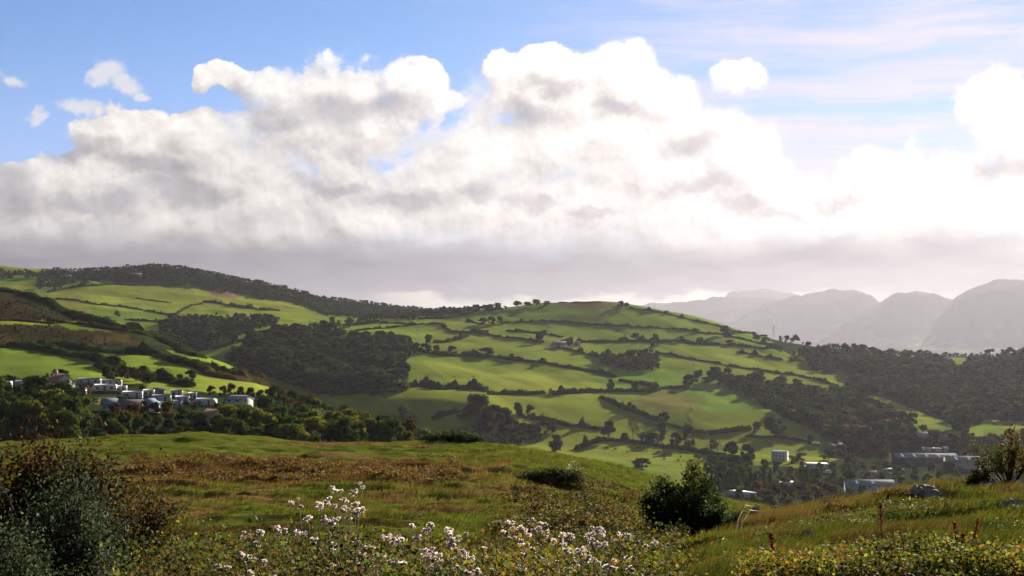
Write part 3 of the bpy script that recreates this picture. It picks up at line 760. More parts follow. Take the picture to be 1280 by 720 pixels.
# ---------------------------------------------------------------- field trees, each with its own words
FT = [
 (648,520,17,14,'dark','left one of two small round oaks beside the oak clump'), (663,522,16,13,'dark','right one of two small round oaks, standing in the open field'),
 (760,551,25,23,'dark','big broad oak at the left end of the tree row'), (791,548,24,18,'sparse','thin half bare tree with brownish leaves in the tree row'),
 (781,552,11,13,'mid','low bush between the big oak and the bare tree'), (814,555,14,22,'dark','wide low tree in the middle of the tree row'),
 (803,553,11,12,'mid','small bush left of the wide low tree'),
 (828,551,24,20,'mid','tall tree leaning over the tree row centre'), (829,529,14,17,'dark','round tree standing behind the row beside the steep hedge'),
 (787,513,11,9,'mid','small round tree on the steep hedge'), (845,559,20,18,'mid','bushy tree second from the right end of the row'),
 (861,560,30,17,'dark','tallest dark tree at the right end of the row'), (892,562,14,13,'mid','small tree at the far right hedge'),
 (897,569,19,18,'sparse','open leaved tree left of the twin oaks'), (914,575,23,23,'dark','left twin oak in the flat field'), (935,577,22,21,'dark','right twin oak in the flat field'),
 (1013,555,12,11,'dark','small round tree casting a shadow on the flat field'), (803,585,13,26,'mid','rounded dark thicket in the cattle field'),
 (690,541,14,16,'mid','round bush above the hollow'), (694,566,23,21,'mid','round pale rimmed tree in the hollow'),
 (579,526,16,18,'dark','round dark tree left of the oak clump'), (600,529,36,34,'dark','great oak crown at the heart of the clump'), (617,530,24,22,'dark','dark oak on the right side of the great crown'),
 (631,530,21,19,'dark','oak at the right edge of the clump'), (590,514,22,20,'rust','rust tinged tree at the back of the oak clump'),
 (504,536,30,22,'mid','tall bushy tree in the shaded hollow'), (490,538,22,22,'mid','rounder tree left of the tall bushy tree in the hollow'), (518,533,16,14,'olive','small olive tree right of the tall bushy tree'),
 (536,430,12,13,'dark','round tree on the stout hedge beside the first pylon'), (520,441,13,12,'dark','dark tree at the corner of the wood and the tree lined hedge'),
 (532,441,12,18,'dark','spreading tree on the left of the tree lined hedge'), (545,441,10,12,'dark','middle tree on the tree lined hedge'),
 (566,443,11,14,'dark','flat topped tree with a gap on the tree lined hedge'), (606,446,12,24,'dark','broad tree cluster ending the tree lined hedge'),
 (675,428,12,16,'dark','round tree left of the hill farm'), (713,434,14,16,'rust','brownish tree beside the hill farm'), (704,433,9,11,'brown','small brown tree left of the farm roof'),
 (796,425,9,17,'dark','lone round topped tree on the level hedge'), (819,426,9,11,'mid','smaller tree right of the lone round topped tree'), (818,434,9,13,'mid','bush below the smaller tree'),
 (679,455,8,10,'dark','small round tree on the bushy mid hill hedge'), (750,467,7,8,'dark','tiny round bush on the bushy mid hill hedge'),
 (763,487,13,12,'mid','tree at the foot of the mid field with its shadow'), (793,487,11,12,'dark','round tree right of the mid field tree'),
 (614,405,10,12,'mid','left of the two trees by the top left fields'), (625,405,10,12,'mid','right of the two trees by the top left fields'), (604,405,8,14,'dark','dark bush by the top left fields'),
 (622,385,6,14,'mid','tree on the skyline left of the summit'), (612,386,5,14,'mid','low tree on the skyline farther left'), (647,383,6,14,'dark','dark skyline bush left of the summit'), (671,381,6,13,'dark','highest skyline tree at the summit'), (660,382,4,13,'dark','low skyline scrub by the summit'), (684,380,3,12,'mid','flat skyline scrub by the summit'),
 (776,382,5,11,'dark','first dark bush on the skyline right of the summit'), (783,384,5,8,'dark','second dark bush on the skyline right of the summit'),
 (833,393,5,8,'dark','round bush on the shoulder hedge'), (870,417,7,12,'dark','round tree on the hedge under the shoulder'), (906,421,14,15,'dark','pointed dark tree clump on the right shoulder'), (913,421,9,12,'brown','brown bush beside the pointed clump'),
 (850,428,8,14,'dark','round tree on the second right hedge'), (875,430,9,11,'brown','brownish tree on the second right hedge'), (884,431,8,10,'dark','dark tree next to the brownish hedge tree'), (913,431,7,14,'rust','rust coloured low tree on the second right hedge'),
 (945,426,9,12,'rust','reddish tree on the right shoulder'), (957,428,7,13,'rust','low reddish bush by the wood edge'), (942,413,4,8,'dark','dark dot of a bush on the shoulder skyline'), (955,416,4,14,'dark','long low bush on the shoulder skyline'),
 (861,483,15,16,'dark','first dark tree of the belt under the pylon'), (874,471,8,10,'dark','small round tree above the tree belt'),
 (147,396,8,9,'dark','solitary round tree in the far left field'), (415,404,8,10,'dark','round tree at the saddle below the ridge wood'), (395,411,8,13,'dark','dark tree at the left end of the saddle hedge'), (436,405,8,14,'mid','bushy tree on the saddle hedge'),
 (449,404,6,9,'mid','smaller bush right of the saddle tree'), (293,430,16,13,'mid','rounded tree in the dingle strip'), (293,441,9,11,'dark','square dark thicket below the rounded dingle tree'),
]
for (px, py, h, w, k, lab) in FT:
    far = py < 400 or (px < 460 and py < 445)
    if py < 389 and px < 800: py, h = py + 1.6, h + 2.5
    tree(px, py, h, w, k, lab, 'lone trees of the far slopes' if far else 'field trees on the green hill', ymin=850 if px > 440 else 1300)
# trees on the caravan hillside, hedges and garden
for (px, py, h, w, k, lab) in [
 (137,478,22,25,'dark','big round dark tree on the hedge right of the lower field'), (156,474,18,18,'brown','brownish round tree beside the big hedge tree'), (170,477,15,18,'brown','low spreading tree on the hedge, third from the big one'), (146,457,11,12,'dark','round tree where the scrub belt meets the hedge'), (119,452,12,13,'dark','round tree standing in the scrub belt'),
 (187,480,14,22,'dark','dark bushy tree behind the green hut'), (212,476,7,11,'brown','small brown bush in the middle field'), (238,477,15,16,'dark','round tree with a rusty neighbour in the middle field'), (225,478,11,10,'rust','rusty bush left of the round field tree'),
 (75,474,13,25,'dark','dark domed tree behind the white gabled house'), (45,478,8,12,'dark','low dark tree left of the white house'), (57,477,11,10,'brown','brown garden tree left of the white house'), (104,494,14,18,'rust','russet garden tree right of the white house'),
 (287,470,8,9,'dark','tree at the right end of the scrub belt'), (314,459,10,11,'dark','round tree on the brow below the dingle'), (316,470,9,10,'brown','small brown tree under the brow'), (301,464,6,9,'brown','small bush on the yellow field brow'),
 (264,493,11,13,'dark','round dark tree at the left of the pine row'), (278,496,14,12,'dark','first dark tree of the pine row'), (290,496,17,13,'dark','tallest dark tree of the pine row'), (302,498,15,13,'dark','third dark tree of the pine row'), (313,499,15,13,'dark','fourth dark tree of the pine row'), (325,500,13,13,'dark','last dark tree of the pine row'),
 (257,540,16,20,'dark','dark round tree in front of the brown roofed cottage'), (300,513,8,9,'rust','rusty bush beside the white chalet'), (175,497,7,10,'dark','small dark bush between the caravans'), (200,500,5,8,'olive','olive bush by the caravans'), (118,503,6,14,'dark','dark bush on the site track'), (160,505,8,16,'dark','dark clipped bush above the bungalow'), (243,513,8,12,'rust','rusty bush below the caravans'), (226,514,8,12,'brown','brown bush below the blue roof'),
]:
    tree(px, py, h, w, k, lab, 'trees around the caravan site', ymin=330, ymax=1000)
TONE = {'dark': 'dark green', 'mid': 'mid green', 'olive': 'olive green', 'yellow': 'yellowish green', 'rust': 'rust brown', 'brown': 'dull brown', 'orange': 'orange leaved'}
def grove(poly, sx, sy, ymin, ymax, hlo, hhi, mix, where, group, seed, limit=999):
    g = np.random.default_rng(seed)
    keys = [m[0] for m in mix]; pr = np.array([m[1] for m in mix], float); pr /= pr.sum()
    for (x, y, z) in fill(poly, sx, sy, ymin, ymax, limit, seed):
        k = keys[int(g.choice(len(keys), p=pr))]; h = g.uniform(hlo, hhi)
        tree_at(x, y, z, h, h * g.uniform(.85, 1.15), k, f'{TONE[k]} tree {where}', f'{group}, {TONE[k]}')
grove([(-10,560),(-10,520),(40,516),(105,530),(108,560)], 20, 12, 250, 620, 9, 12.5, [('dark',5),('mid',3),('olive',2)], 'in the tall wood below the huts at the left edge', 'tall wood below the huts', 31)
grove([(38,535),(95,528),(112,556),(40,560)], 18, 12, 250, 620, 8, 12, [('olive',5),('yellow',3)], 'on the sunny right side of the tall wood', 'sunny side of the tall wood', 32)
grove([(100,556),(108,528),(140,521),(170,519),(215,519),(250,526),(262,548),(240,560)], 14, 7.5, 250, 620, 3.4, 5.6, [('dark',5),('brown',2.5),('rust',.8),('olive',3)], 'in the bushy belt between bungalows and grassy hill', 'bushy belt below the bungalows', 33)
grove([(268,548),(290,532),(335,520),(380,518),(420,522),(470,540),(530,552),(530,566),(400,562),(330,560),(280,556)], 12, 6.5, 250, 860, 5, 8.5, [('dark',3.5),('mid',5),('olive',6),('yellow',3.5),('rust',.7)], 'in the mixed wood on the slope right of the cottage', 'mixed wood on the slope', 34)
grove([(330,505),(345,497),(400,511),(450,531),(480,545),(420,524),(380,519)], 11, 6, 350, 900, 5, 8, [('dark',5),('brown',4),('rust',2)], 'along the brow of the wooded slope', 'brow of the wooded slope', 35)

# right hand valley: village trees
grove([(882,605),(888,590),(935,584),(940,604),(905,612)], 12, 7, 780, 1300, 10, 13, [('dark',6),('mid',3)], 'in the dark copse left of the poplars', 'dark copse left of the poplars', 41)
for i, (px, hh) in enumerate([(938,26),(945,22),(955,30),(963,24),(1001,27),(1008,25)]):
    x, y, z = hit(px, 611, 780, 1300)
    tree_at(x, y, z, hh * y / FPX, hh * .33 * y / FPX, 'poplar', ['leftmost slender poplar by the dark copse', 'short poplar second from the dark copse', 'tallest poplar, with golden flank, left of the flat roof', 'poplar just left of the flat pale roof', 'left one of the poplar pair right of the flat roof', 'right one of the poplar pair right of the flat roof'][i], 'poplars in the village', 'poplar_tree')
for (px, py, h, w, k, lab) in [
 (947,628,20,20,'rust','rusty domed tree at the left of the dome row'), (967,631,21,21,'rust','second rusty domed tree'), (984,628,18,17,'brown','brown domed tree behind the rusty row'), (1002,631,21,21,'rust','third rusty domed tree, below the poplar pair'), (1019,629,17,18,'orange','orange topped tree right of the third dome'), (1034,631,20,20,'rust','last rusty domed tree near the warehouse'),
 (947,539,12,16,'dark','small round tree in front of the round copse'), (968,545,24,34,'dark','large round dark copse tree in the bend of the hedge'), (1022,532,18,22,'mid','round tree with lit rim above the copse'), (985,520,16,28,'dark','wide dark tree top above the round copse'),
 (1002,576,10,18,'olive','olive tree beside the white block house'), (990,578,9,14,'yellow','yellowish shrub below the white block house'), (1208,550,15,18,'mid','bluish round tree right of the long sheds'), (1225,484,8,9,'olive','pale small tree in the far valley meadow'),
]:
    tree(px, py, h, w, k, lab, 'village trees', ymin=780, ymax=2600)
grove([(930,590),(1060,585),(1130,590),(1130,604),(1050,612),(935,612)], 15, 8, 780, 1250, 6, 9.5, [('dark',3),('mid',4),('olive',4),('rust',2)], 'among the village roofs and the warehouse', 'trees among the village roofs', 42, 44)
grove([(1092,595),(1128,590),(1200,590),(1215,600),(1130,612)], 15, 8, 780, 1150, 6, 9, [('mid',4),('olive',5),('yellow',1)], 'in the green row before the long factory', 'green row before the factory', 43)
grove([(1035,560),(1120,545),(1140,560),(1110,580),(1040,582)], 14, 8, 850, 1500, 8, 12, [('dark',3),('mid',3),('rust',3),('brown',3)], 'in the brown wood above the village', 'brown wood above the village', 44, 40)

grove([(890,612),(1060,606),(1115,616),(1050,634),(960,644),(900,640)], 14, 7, 700, 1250, 5, 8, [('dark',4),('mid',4),('olive',3),('rust',1)], 'on the near edge of the village above the hill brow', 'near edge of the village', 45, 40)
grove([(40,500),(110,500),(112,512),(40,512)], 15, 6, 380, 640, 3, 4.5, [('dark',4),('brown',3),('mid',2)], 'between the dark huts and the tall wood', 'garden trees under the huts', 46, 14)
for i, (px, py, h, w, k) in enumerate([(126,494,5,8,'brown'),(147,486,5,6,'dark'),(150,503,6,9,'dark'),(178,506,5,8,'brown'),(192,499,5,5,'dark'),(210,507,5,9,'dark'),(214,500,5,6,'brown'),(234,509,6,8,'dark'),(246,510,6,9,'dark'),(270,511,6,10,'brown'),(283,508,8,8,'dark'),(178,489,6,7,'dark'),(105,488,5,9,'rust'),(88,498,6,12,'dark'),(66,499,6,11,'brown'),(45,494,7,9,'dark'),(18,491,6,12,'dark')]):
    tree(px, py, h * 1.3, w * 1.4, k, 'small %s garden shrub among the caravans' % {'dark': 'dark', 'brown': 'brownish', 'rust': 'rusty'}[k], 'garden shrubs among the caravans, ' + k, ymin=380, ymax=700, name='garden_shrub', cat='shrub')
# woods that read as one mass
def wood(poly, sx, sy, y0, y1, hlo, hhi, mix, label, seed):
    mass('woodland', fill(poly, sx, sy, y0, y1, seed=seed), hlo, hhi, mix, label, seed=seed)
wood([(-20,347),(-20,340),(45,342),(75,338),(110,336),(200,330),(250,336),(300,347),(400,370),(450,377),(500,383),(560,387),(640,386),(560,394),(500,400),(460,402),(430,398),(405,393),(372,381),(322,374),(270,362),(200,352),(130,350),(100,354),(60,362),(40,356),(45,346),(0,348)], 2.2, 1.2, 2300, 4400, 6, 8.5, [('dark',6),('mid',3),('brown',1)], 'far dark wood covering the ridge at the upper left', 51)
wood([(300,455),(295,440),(330,423),(372,413),(440,426),(503,430),(512,446),(500,468),(497,492),(470,494),(400,494),(345,475)], 4.6, 2.6, 1120, 2300, 11, 16, [('dark',7),('mid',3)], 'dense shaded wood on the slope left of the green hill', 52)
wood([(200,404),(230,402),(270,403),(330,398),(352,405),(300,414),(285,424),(262,438),(225,444),(200,424)], 4, 2.2, 1500, 2700, 10, 14, [('dark',5),('mid',4),('olive',1)], 'dark wood filling the dingle below the far left fields', 53)
wood([(955,420),(1010,425),(1050,432),(1062,440),(1005,437),(995,446),(1060,458),(1075,470),(1060,488),(1100,492),(1150,512),(1190,528),(1195,540),(1240,522),(1300,526),(1300,434),(1240,444),(1210,448),(1208,457),(1188,460),(1180,447),(1110,440),(1050,430)], 4.4, 2.5, 1150, 3600, 7, 14, [('dark',4),('mid',5),('rust',1),('brown',2),('olive',2.5)], 'autumn tinted woods filling the hollow under the mountains', 54)
wood([(870,478),(905,474),(960,484),(1010,490),(1060,505),(1130,540),(1140,552),(1060,560),(1030,540),(985,520),(935,495),(885,480)], 5, 2.8, 900, 1900, 8, 14, [('dark',6),('mid',3),('rust',1)], 'dark tree belt running down the right side of the hill', 55)
wood([(1040,488),(1062,490),(1100,510),(1150,535),(1135,538),(1080,517),(1045,500)], 5, 2.8, 950, 1900, 8, 12, [('dark',6),('mid',2),('brown',2)], 'dark belt of trees between the two steep fields', 56)
wood([(1130,545),(1180,552),(1300,552),(1300,600),(1235,592),(1200,562),(1130,560)], 6.5, 3.5, 850, 1600, 6, 10, [('dark',3),('mid',3),('brown',3),('rust',2)], 'mixed trees behind the long factory', 57)
wood([(740,446),(760,447),(800,442),(820,452),(828,464),(812,466),(775,460),(750,452)], 4, 2.4, 1500, 2500, 8, 11, [('dark',6),('mid',3)], 'dark copse on the slope below the farm', 58)
wood([(1000,446),(1040,448),(1052,462),(1040,470),(1015,466)], 4.4, 2.5, 1400, 2600, 9, 13, [('dark',4),('rust',4),('mid',2)], 'rusty copse at the edge of the right pastures', 59)
wood([(555,545),(600,534),(680,534),(690,545),(660,558),(600,566)], 7, 3.5, 880, 1180, 4, 8, [('dark',6),('mid',2)], 'dark scrub standing in for shaded grass in the hollow behind the grassy hill', 60)  # scrub added to darken a grass slope that lies in shade
wood([(-30,378),(40,376),(100,398),(60,401),(-30,400)], 4.5, 2.0, 600, 1040, .5, 1.5, [('rust',4),('brown',6),('dark',2)], 'low brown bracken scrub on the left hillside', 61)
wood([(-30,407),(60,407),(110,420),(160,432),(60,430),(-30,424)], 4.5, 2.0, 600, 1040, .5, 1.5, [('rust',4),('brown',6),('dark',3),('olive',2)], 'brown and olive scrub under the bracken hillside', 62)
wood([(1150,440),(1195,437),(1240,436),(1240,439),(1150,444)], 3.5, 2, 2600, 9000, 8, 12, [('dark',4),('mid',2)], 'distant tree line at the mountain foot', 63)
wood([(-320,560),(-320,518),(-14,520),(-14,560)], 18, 10, 250, 620, 6, 9, [('dark',5),('mid',3),('olive',2)], 'tall wood continuing past the left edge below the huts', 64)
wood([(1302,436),(1580,436),(1580,560),(1302,560)], 8, 4.5, 1150, 3600, 9, 14, [('dark',4),('mid',4),('rust',1),('olive',2)], 'wooded slope continuing past the right edge', 65)
print('trees', N_TREES[0], 'hedges', N_HEDGE[0])
# ---------------------------------------------------------------- buildings
M['white'] = mat_plain('white_render', (.30, .30, .295), amount=.1)
M['cream'] = mat_plain('cream_wall', (.30, .28, .24), amount=.1)
M['greywall'] = mat_plain('grey_wall', (.26, .27, .28), amount=.12)
M['bluewall'] = mat_plain('blue_grey_cladding', (.22, .26, .32), amount=.08)
M['greenwall'] = mat_plain('green_hut_boards', (.06, .11, .08), amount=.15)
M['darkwall'] = mat_plain('dark_boards', (.06, .055, .05), amount=.2)
M['slate'] = mat_plain('slate_roof', (.07, .073, .08), rough=.7, amount=.2, scale=3)
M['tile'] = mat_plain('brown_roof_tiles', (.14, .09, .07), rough=.85, amount=.2, scale=4)
M['palero'] = mat_plain('pale_roof_sheet', (.46, .455, .44), rough=.75, amount=.1)
M['greyro'] = mat_plain('grey_roof_sheet', (.16, .16, .16), rough=.75, amount=.15, scale=.3)
M['bluero'] = mat_plain('blue_roof_sheet', (.09, .12, .16), rough=.7, amount=.1)
M['glass'] = mat_plain('window_glass', (.03, .04, .05), rough=.12, amount=.05, spec=.5)
M['frame'] = mat_plain('window_frame', (.45, .45, .44), amount=.05)
M['doorm'] = mat_plain('door_paint', (.10, .07, .05), amount=.1)
M['brick'] = mat_plain('chimney_brick', (.22, .11, .08), amount=.25, scale=6)
M['metal'] = mat_plain('galvanised_steel', (.09, .092, .10), rough=.95, amount=.1, metal=0.0, spec=.05)
M['rubber'] = mat_plain('tyre_rubber', (.02, .02, .02), amount=.1)
M['stone'] = None

def prism_roof(mb, w, dd, z0, rise, over=.35, thick=.14):
    """gable roof, ridge along x"""
    x = w / 2 + over; y = dd / 2 + over; e = z0 - over * rise / (dd / 2)
    A = [(-x, -y, e), (x, -y, e), (x, 0, z0 + rise), (-x, 0, z0 + rise), (-x, y, e), (x, y, e)]
    B = [(a, b, c + thick) for a, b, c in A]
    mb.add(A + B, [(6, 7, 8, 9), (9, 8, 11, 10), (0, 3, 2, 1), (3, 4, 5, 2), (0, 1, 7, 6), (4, 10, 11, 5), (0, 6, 9, 3), (3, 9, 10, 4), (1, 2, 8, 7), (2, 5, 11, 8)])

def gable_walls(mb, w, dd, h, rise):
    x, y = w / 2, dd / 2
    V = [(-x, -y, -.6), (x, -y, -.6), (x, y, -.6), (-x, y, -.6), (-x, -y, h), (x, -y, h), (x, y, h), (-x, y, h), (-x, 0, h + rise), (x, 0, h + rise)]
    mb.add(V, [(0, 1, 5, 4), (2, 3, 7, 6), (1, 2, 6, 5), (3, 0, 4, 7)], [(5, 6, 9), (7, 4, 8)])

def solid(name, mat, parent, *boxes):
    mb = MB()
    for b in boxes: mb.box(*b)
    return obj(name, mb.mesh(name, [mat], col=False), parent)

def window(parent, x, z, w, h, y, side=-1, axis='y'):
    """frame standing proud of the wall with its pane"""
    if axis == 'y':
        f = solid('window', M['frame'], parent, (x - w / 2, x + w / 2, *sorted((y, y + side * .05)), z, z + h))
        solid('pane', M['glass'], f, (x - w / 2 + .07, x + w / 2 - .07, *sorted((y + side * .052, y + side * .06)), z + .07, z + h - .07))
    else:
        f = solid('window', M['frame'], parent, (*sorted((y, y + side * .05)), x - w / 2, x + w / 2, z, z + h))
        solid('pane', M['glass'], f, (*sorted((y + side * .052, y + side * .06)), x - w / 2 + .07, x + w / 2 - .07, z + .07, z + h - .07))

def spot(px, py, ymin, ymax):
    return hit(px, py, ymin, ymax)

def house(px, py, wpx, label, cat='house', name='house', dd=7., h=4.6, rise=2.6, rot=20, wall='white', roof='slate', chim=1, storeys=2, ymin=380, ymax=1700, group=None, leanto=False):
    x, y, z = spot(px, py, ymin, ymax)
    w = max(4, wpx * y / FPX / (abs(math.cos(R(rot))) + .35 * abs(math.sin(R(rot)))))
    r = empty(name, (x, y, z), R(rot), label, cat, group)
    k_ = hscale(y); dd *= k_; h *= k_; rise *= k_
    if h < 4: storeys = 1
    mb = MB(); gable_walls(mb, w, dd, h, rise); obj('wall', mb.mesh('wall', [M[wall]], col=False), r)
    mb = MB(); prism_roof(mb, w, dd, h, rise); rf = obj('roof', mb.mesh('roof', [M[roof]], col=False), r)
    for i in range(chim):
        cx = (-w / 2 + .6) if i == 0 else (w / 2 - .6)
        solid('chimney', M['brick'] if roof != 'tile' else M['cream'], rf, (cx - .45, cx + .45, -.4, .4, h + rise - .5, h + rise + 1.2), (cx - .2, cx + .2, -.2, .2, h + rise + 1.2, h + rise + 1.6))
    nw = max(2, int(w / 2.6))
    for k in range(storeys):
        for i in range(nw):
            xx = -w / 2 + w * (i + .5) / nw
            if k == 0 and i == nw // 2:
                dr = solid('door', M['doorm'], r, (xx - .5, xx + .5, -dd / 2 - .06, -dd / 2, 0, 2.05)); solid('handle', M['metal'], dr, (xx + .3, xx + .36, -dd / 2 - .12, -dd / 2 - .06, .95, 1.1)); continue
            window(r, xx, .9 + k * 2.4, 1.15, 1.25, -dd / 2)
    for s in (-1, 1):
        for k in range(storeys): window(r, -.9, .9 + k * 2.4, 1.0, 1.2, s * w / 2, s, 'x')
    if leanto:
        mb = MB(); mb.add([(w/2-3.4, -dd/2-2.6, -.4), (w/2, -dd/2-2.6, -.4), (w/2, -dd/2, -.4), (w/2-3.4, -dd/2, -.4), (w/2-3.4, -dd/2-2.6, 2.2), (w/2, -dd/2-2.6, 2.2), (w/2, -dd/2-.01, 3.6), (w/2-3.4, -dd/2-.01, 3.6)], [(0,1,5,4),(1,2,6,5),(3,0,4,7),(4,5,6,7)])
        obj('porch', mb.mesh('porch', [M[wall]], col=False), r)
    return r

def caravan(px, py, wpx, label, hgt=2.2, rot=0, wall='white', roof='palero', ymin=380, ymax=700, dd=3.6, group='static caravans on the hillside site', bay=False):
    x, y, z = spot(px, py, ymin, ymax)
    w = .88 * wpx * y / FPX / max(.5, abs(math.cos(R(rot))))
    z = max(z, gz(x - w * .35 * math.cos(R(rot)), y), gz(x + w * .35 * math.cos(R(rot)), y)) - .2
    r = empty('static_caravan', (x, y, z), R(rot), label, 'caravan', group)
    solid('wall', M[wall], r, (-w / 2, w / 2, -dd / 2, dd / 2, .55, .55 + hgt))
    solid('skirt', M['darkwall'], r, (-w / 2 + .1, w / 2 - .1, -dd / 2 + .1, dd / 2 - .1, -1.4, .55))
    mb = MB(); n = 7
    for s in range(n):   # shallow curved roof
        pass
    V = []; e = .15
    for sx in (-1, 1):
        for i in range(n):
            t = -1 + 2 * i / (n - 1); V.append((sx * (w / 2 + e), t * (dd / 2 + e), .55 + hgt + .03 + .45 * (1 - t * t)))
        for i in range(n):
            t = 1 - 2 * i / (n - 1); V.append((sx * (w / 2 + e), t * (dd / 2 + e), .55 + hgt - .04))
    m2 = 2 * n
    mb.add(V, [(i, (i + 1) % m2, m2 + (i + 1) % m2, m2 + i) for i in range(m2)] + [(i, i + 1, 2 * n - 2 - i, 2 * n - 1 - i) for i in range(n - 1)] + [(m2 + i + 1, m2 + i, m2 + 2 * n - 1 - i, m2 + 2 * n - 2 - i) for i in range(n - 1)])
    obj('roof', mb.mesh('roof', [M[roof]], col=False), r)
    nw = max(2, int(w / 2.4))
    for i in range(nw):
        xx = -w / 2 + w * (i + .5) / nw
        if i == nw // 2: solid('door', M['doorm'], r, (xx - .4, xx + .4, -dd / 2 - .05, -dd / 2, .6, 2.5))
        else: window(r, xx, 1.35, 1.3, .95, -dd / 2)
    window(r, 0, 1.2, 2.0, 1.2, w / 2, 1, 'x')
    if bay:
        solid('bay', M['frame'], r, (-w / 2 - .7, -w / 2 - .01, -1.2, 1.2, .6, 2.8)); 
    return r

def shed(px, py, wpx, label, name='warehouse', cat='warehouse', dd=14., h=5., rise=1.2, rot=0, wall='bluewall', roof='greyro', ymin=750, ymax=1700, group=None, doors=2, flat=False, zoff=0.0):
    x, y, z = spot(px, py, ymin, ymax); z += zoff
    w = wpx * y / FPX / max(.5, abs(math.cos(R(rot))))
    r = empty(name, (x, y, z), R(rot), label, cat, group)
    if flat:
        solid('wall', M[wall], r, (-w / 2, w / 2, -dd / 2, dd / 2, -2, h))
        solid('roof', M[roof], r, (-w / 2 - .3, w / 2 + .3, -dd / 2 - .3, dd / 2 + .3, h + .003, h + .35))
    else:
        mb = MB(); gable_walls(mb, w, dd, h, rise); obj('wall', mb.mesh('wall', [M[wall]], col=False), r)
        mb = MB(); prism_roof(mb, w, dd, h, rise, .5, .2); rf = obj('roof', mb.mesh('roof', [M[roof]], col=False), r)
        if w > 18:
            for i in range(int(w / 9)):
                xx = -w / 2 + 9 * (i + .5) ; a = rise / (dd / 2)
                mb = MB(); mb.add([(xx, -dd * .42, h + rise - dd * .42 * a + .24), (xx + 1.2, -dd * .42, h + rise - dd * .42 * a + .24), (xx + 1.2, -dd * .1, h + rise - dd * .1 * a + .24), (xx, -dd * .1, h + rise - dd * .1 * a + .24)], [(0, 1, 2, 3)])
                obj('rooflight', mb.mesh('rooflight', [M['greywall']], col=False), rf)
    for i in range(doors):
        xx = -w / 2 + w * (i + .5) / doors
        solid('roller_door', M['metal'], r, (xx - 1.6, xx + 1.6, -dd / 2 - .08, -dd / 2 - .003, -.2, min(h - .5, 3.6)))
    solid('plinth', M['darkwall'], r, (-w / 2 - .05, w / 2 + .05, -dd / 2 - .05, dd / 2 + .05, -2, .9))
    n = max(2, int(w / 5))
    for i in range(n): window(r, -w / 2 + w * (i + .2) / n, h - 1.5, 1.6, .9, -dd / 2)
    window(r, 0, h - 2, 1.4, 1.0, -w / 2, -1, 'x')
    return r

# caravan site on the left hillside
house(75, 490, 21, 'white gabled house with brown roof, chimney and lean-to above the caravans', dd=8.5, h=3.6, rise=3.2, rot=-38, wall='white', roof='tile', chim=1, leanto=True, ymax=700)
house(266, 536, 20, 'white cottage with brown tiled roof among trees below the caravans', dd=7.5, h=3.2, rise=2.4, rot=-35, wall='white', roof='tile', chim=0, storeys=1, ymin=330, ymax=600)
caravan(112, 482.5, 30, 'long grey green caravan in the back row right of the house', rot=3, wall='greywall', roof='greyro')
caravan(139, 484, 28, 'grey caravan with a white end wall in the back row', rot=3, wall='cream', roof='greyro')
caravan(132, 491, 29, 'pale cream caravan with three bright bays in the second row', rot=4, wall='white', bay=True)
caravan(152, 492, 13, 'short white caravan at the end of the second row', rot=6, wall='white')
caravan(166, 500, 26, 'white caravan with a broad pale roof in the third row', rot=6, wall='white', bay=True)
caravan(186, 497, 14, 'cream caravan with a bright end beside the green hut', rot=8, wall='cream')
caravan(202, 504, 25, 'pinkish grey caravan below the green hut', rot=6, wall='greywall', roof='greyro')
caravan(221, 497, 15, 'small grey caravan at the foot of the bright field', rot=8, wall='greywall', roof='greyro')
caravan(228, 505, 18, 'grey caravan with blue tinted wall in the lower row', rot=10, wall='bluewall', roof='palero')
caravan(241, 500, 10, 'tiny white caravan behind the blue tinted one', rot=10, wall='white')
caravan(258, 508, 26, 'white caravan with pale flat roof near the pine row', rot=-12, wall='white', bay=True)
caravan(96, 495, 25, 'dark brown low caravan under the white house', rot=2, wall='darkwall', roof='slate')
caravan(60, 492, 22, 'grey caravan left of the white house', rot=2, wall='greywall', roof='slate')
caravan(30, 486, 22, 'dark grey caravan second from the left edge', rot=2, wall='greywall', roof='greyro')
caravan(6, 486, 18, 'pale blue grey caravan at the left edge', rot=2, wall='bluewall', roof='palero')
caravan(200, 513, 18, 'bright white caravan right of the dormer bungalow', rot=10, wall='white')
caravan(222, 511, 11, 'low blue roofed hut at the lower right of the site', rot=10, wall='bluewall', roof='bluero')
house(137, 515, 18, 'blue roofed bungalow at the lower left of the site', name='bungalow', cat='bungalow', dd=6.5, h=2.6, rise=1.7, rot=8, wall='bluewall', roof='bluero', chim=0, storeys=1, ymax=640)
house(163, 516, 30, 'long white bungalow with pale roof in the bottom row', name='bungalow', cat='bungalow', dd=6.5, h=2.6, rise=1.6, rot=6, wall='white', roof='slate', chim=0, storeys=1, ymax=640)
house(186, 515, 13, 'white gable fronted bungalow beside the long white one', name='bungalow', cat='bungalow', dd=6.5, h=2.6, rise=1.8, rot=50, wall='white', roof='bluero', chim=0, storeys=1, ymax=640)
house(199, 496, 10, 'dark green hut at the foot of the bright field', name='hut', cat='hut', dd=4, h=2.4, rise=1.0, rot=5, wall='greenwall', roof='slate', chim=0, storeys=1, ymax=640)
house(299, 514, 25, 'white chalet with balcony at the right end of the site', name='chalet', cat='chalet', dd=7, h=4.2, rise=1.3, rot=-25, wall='white', roof='greyro', chim=0, ymax=640)
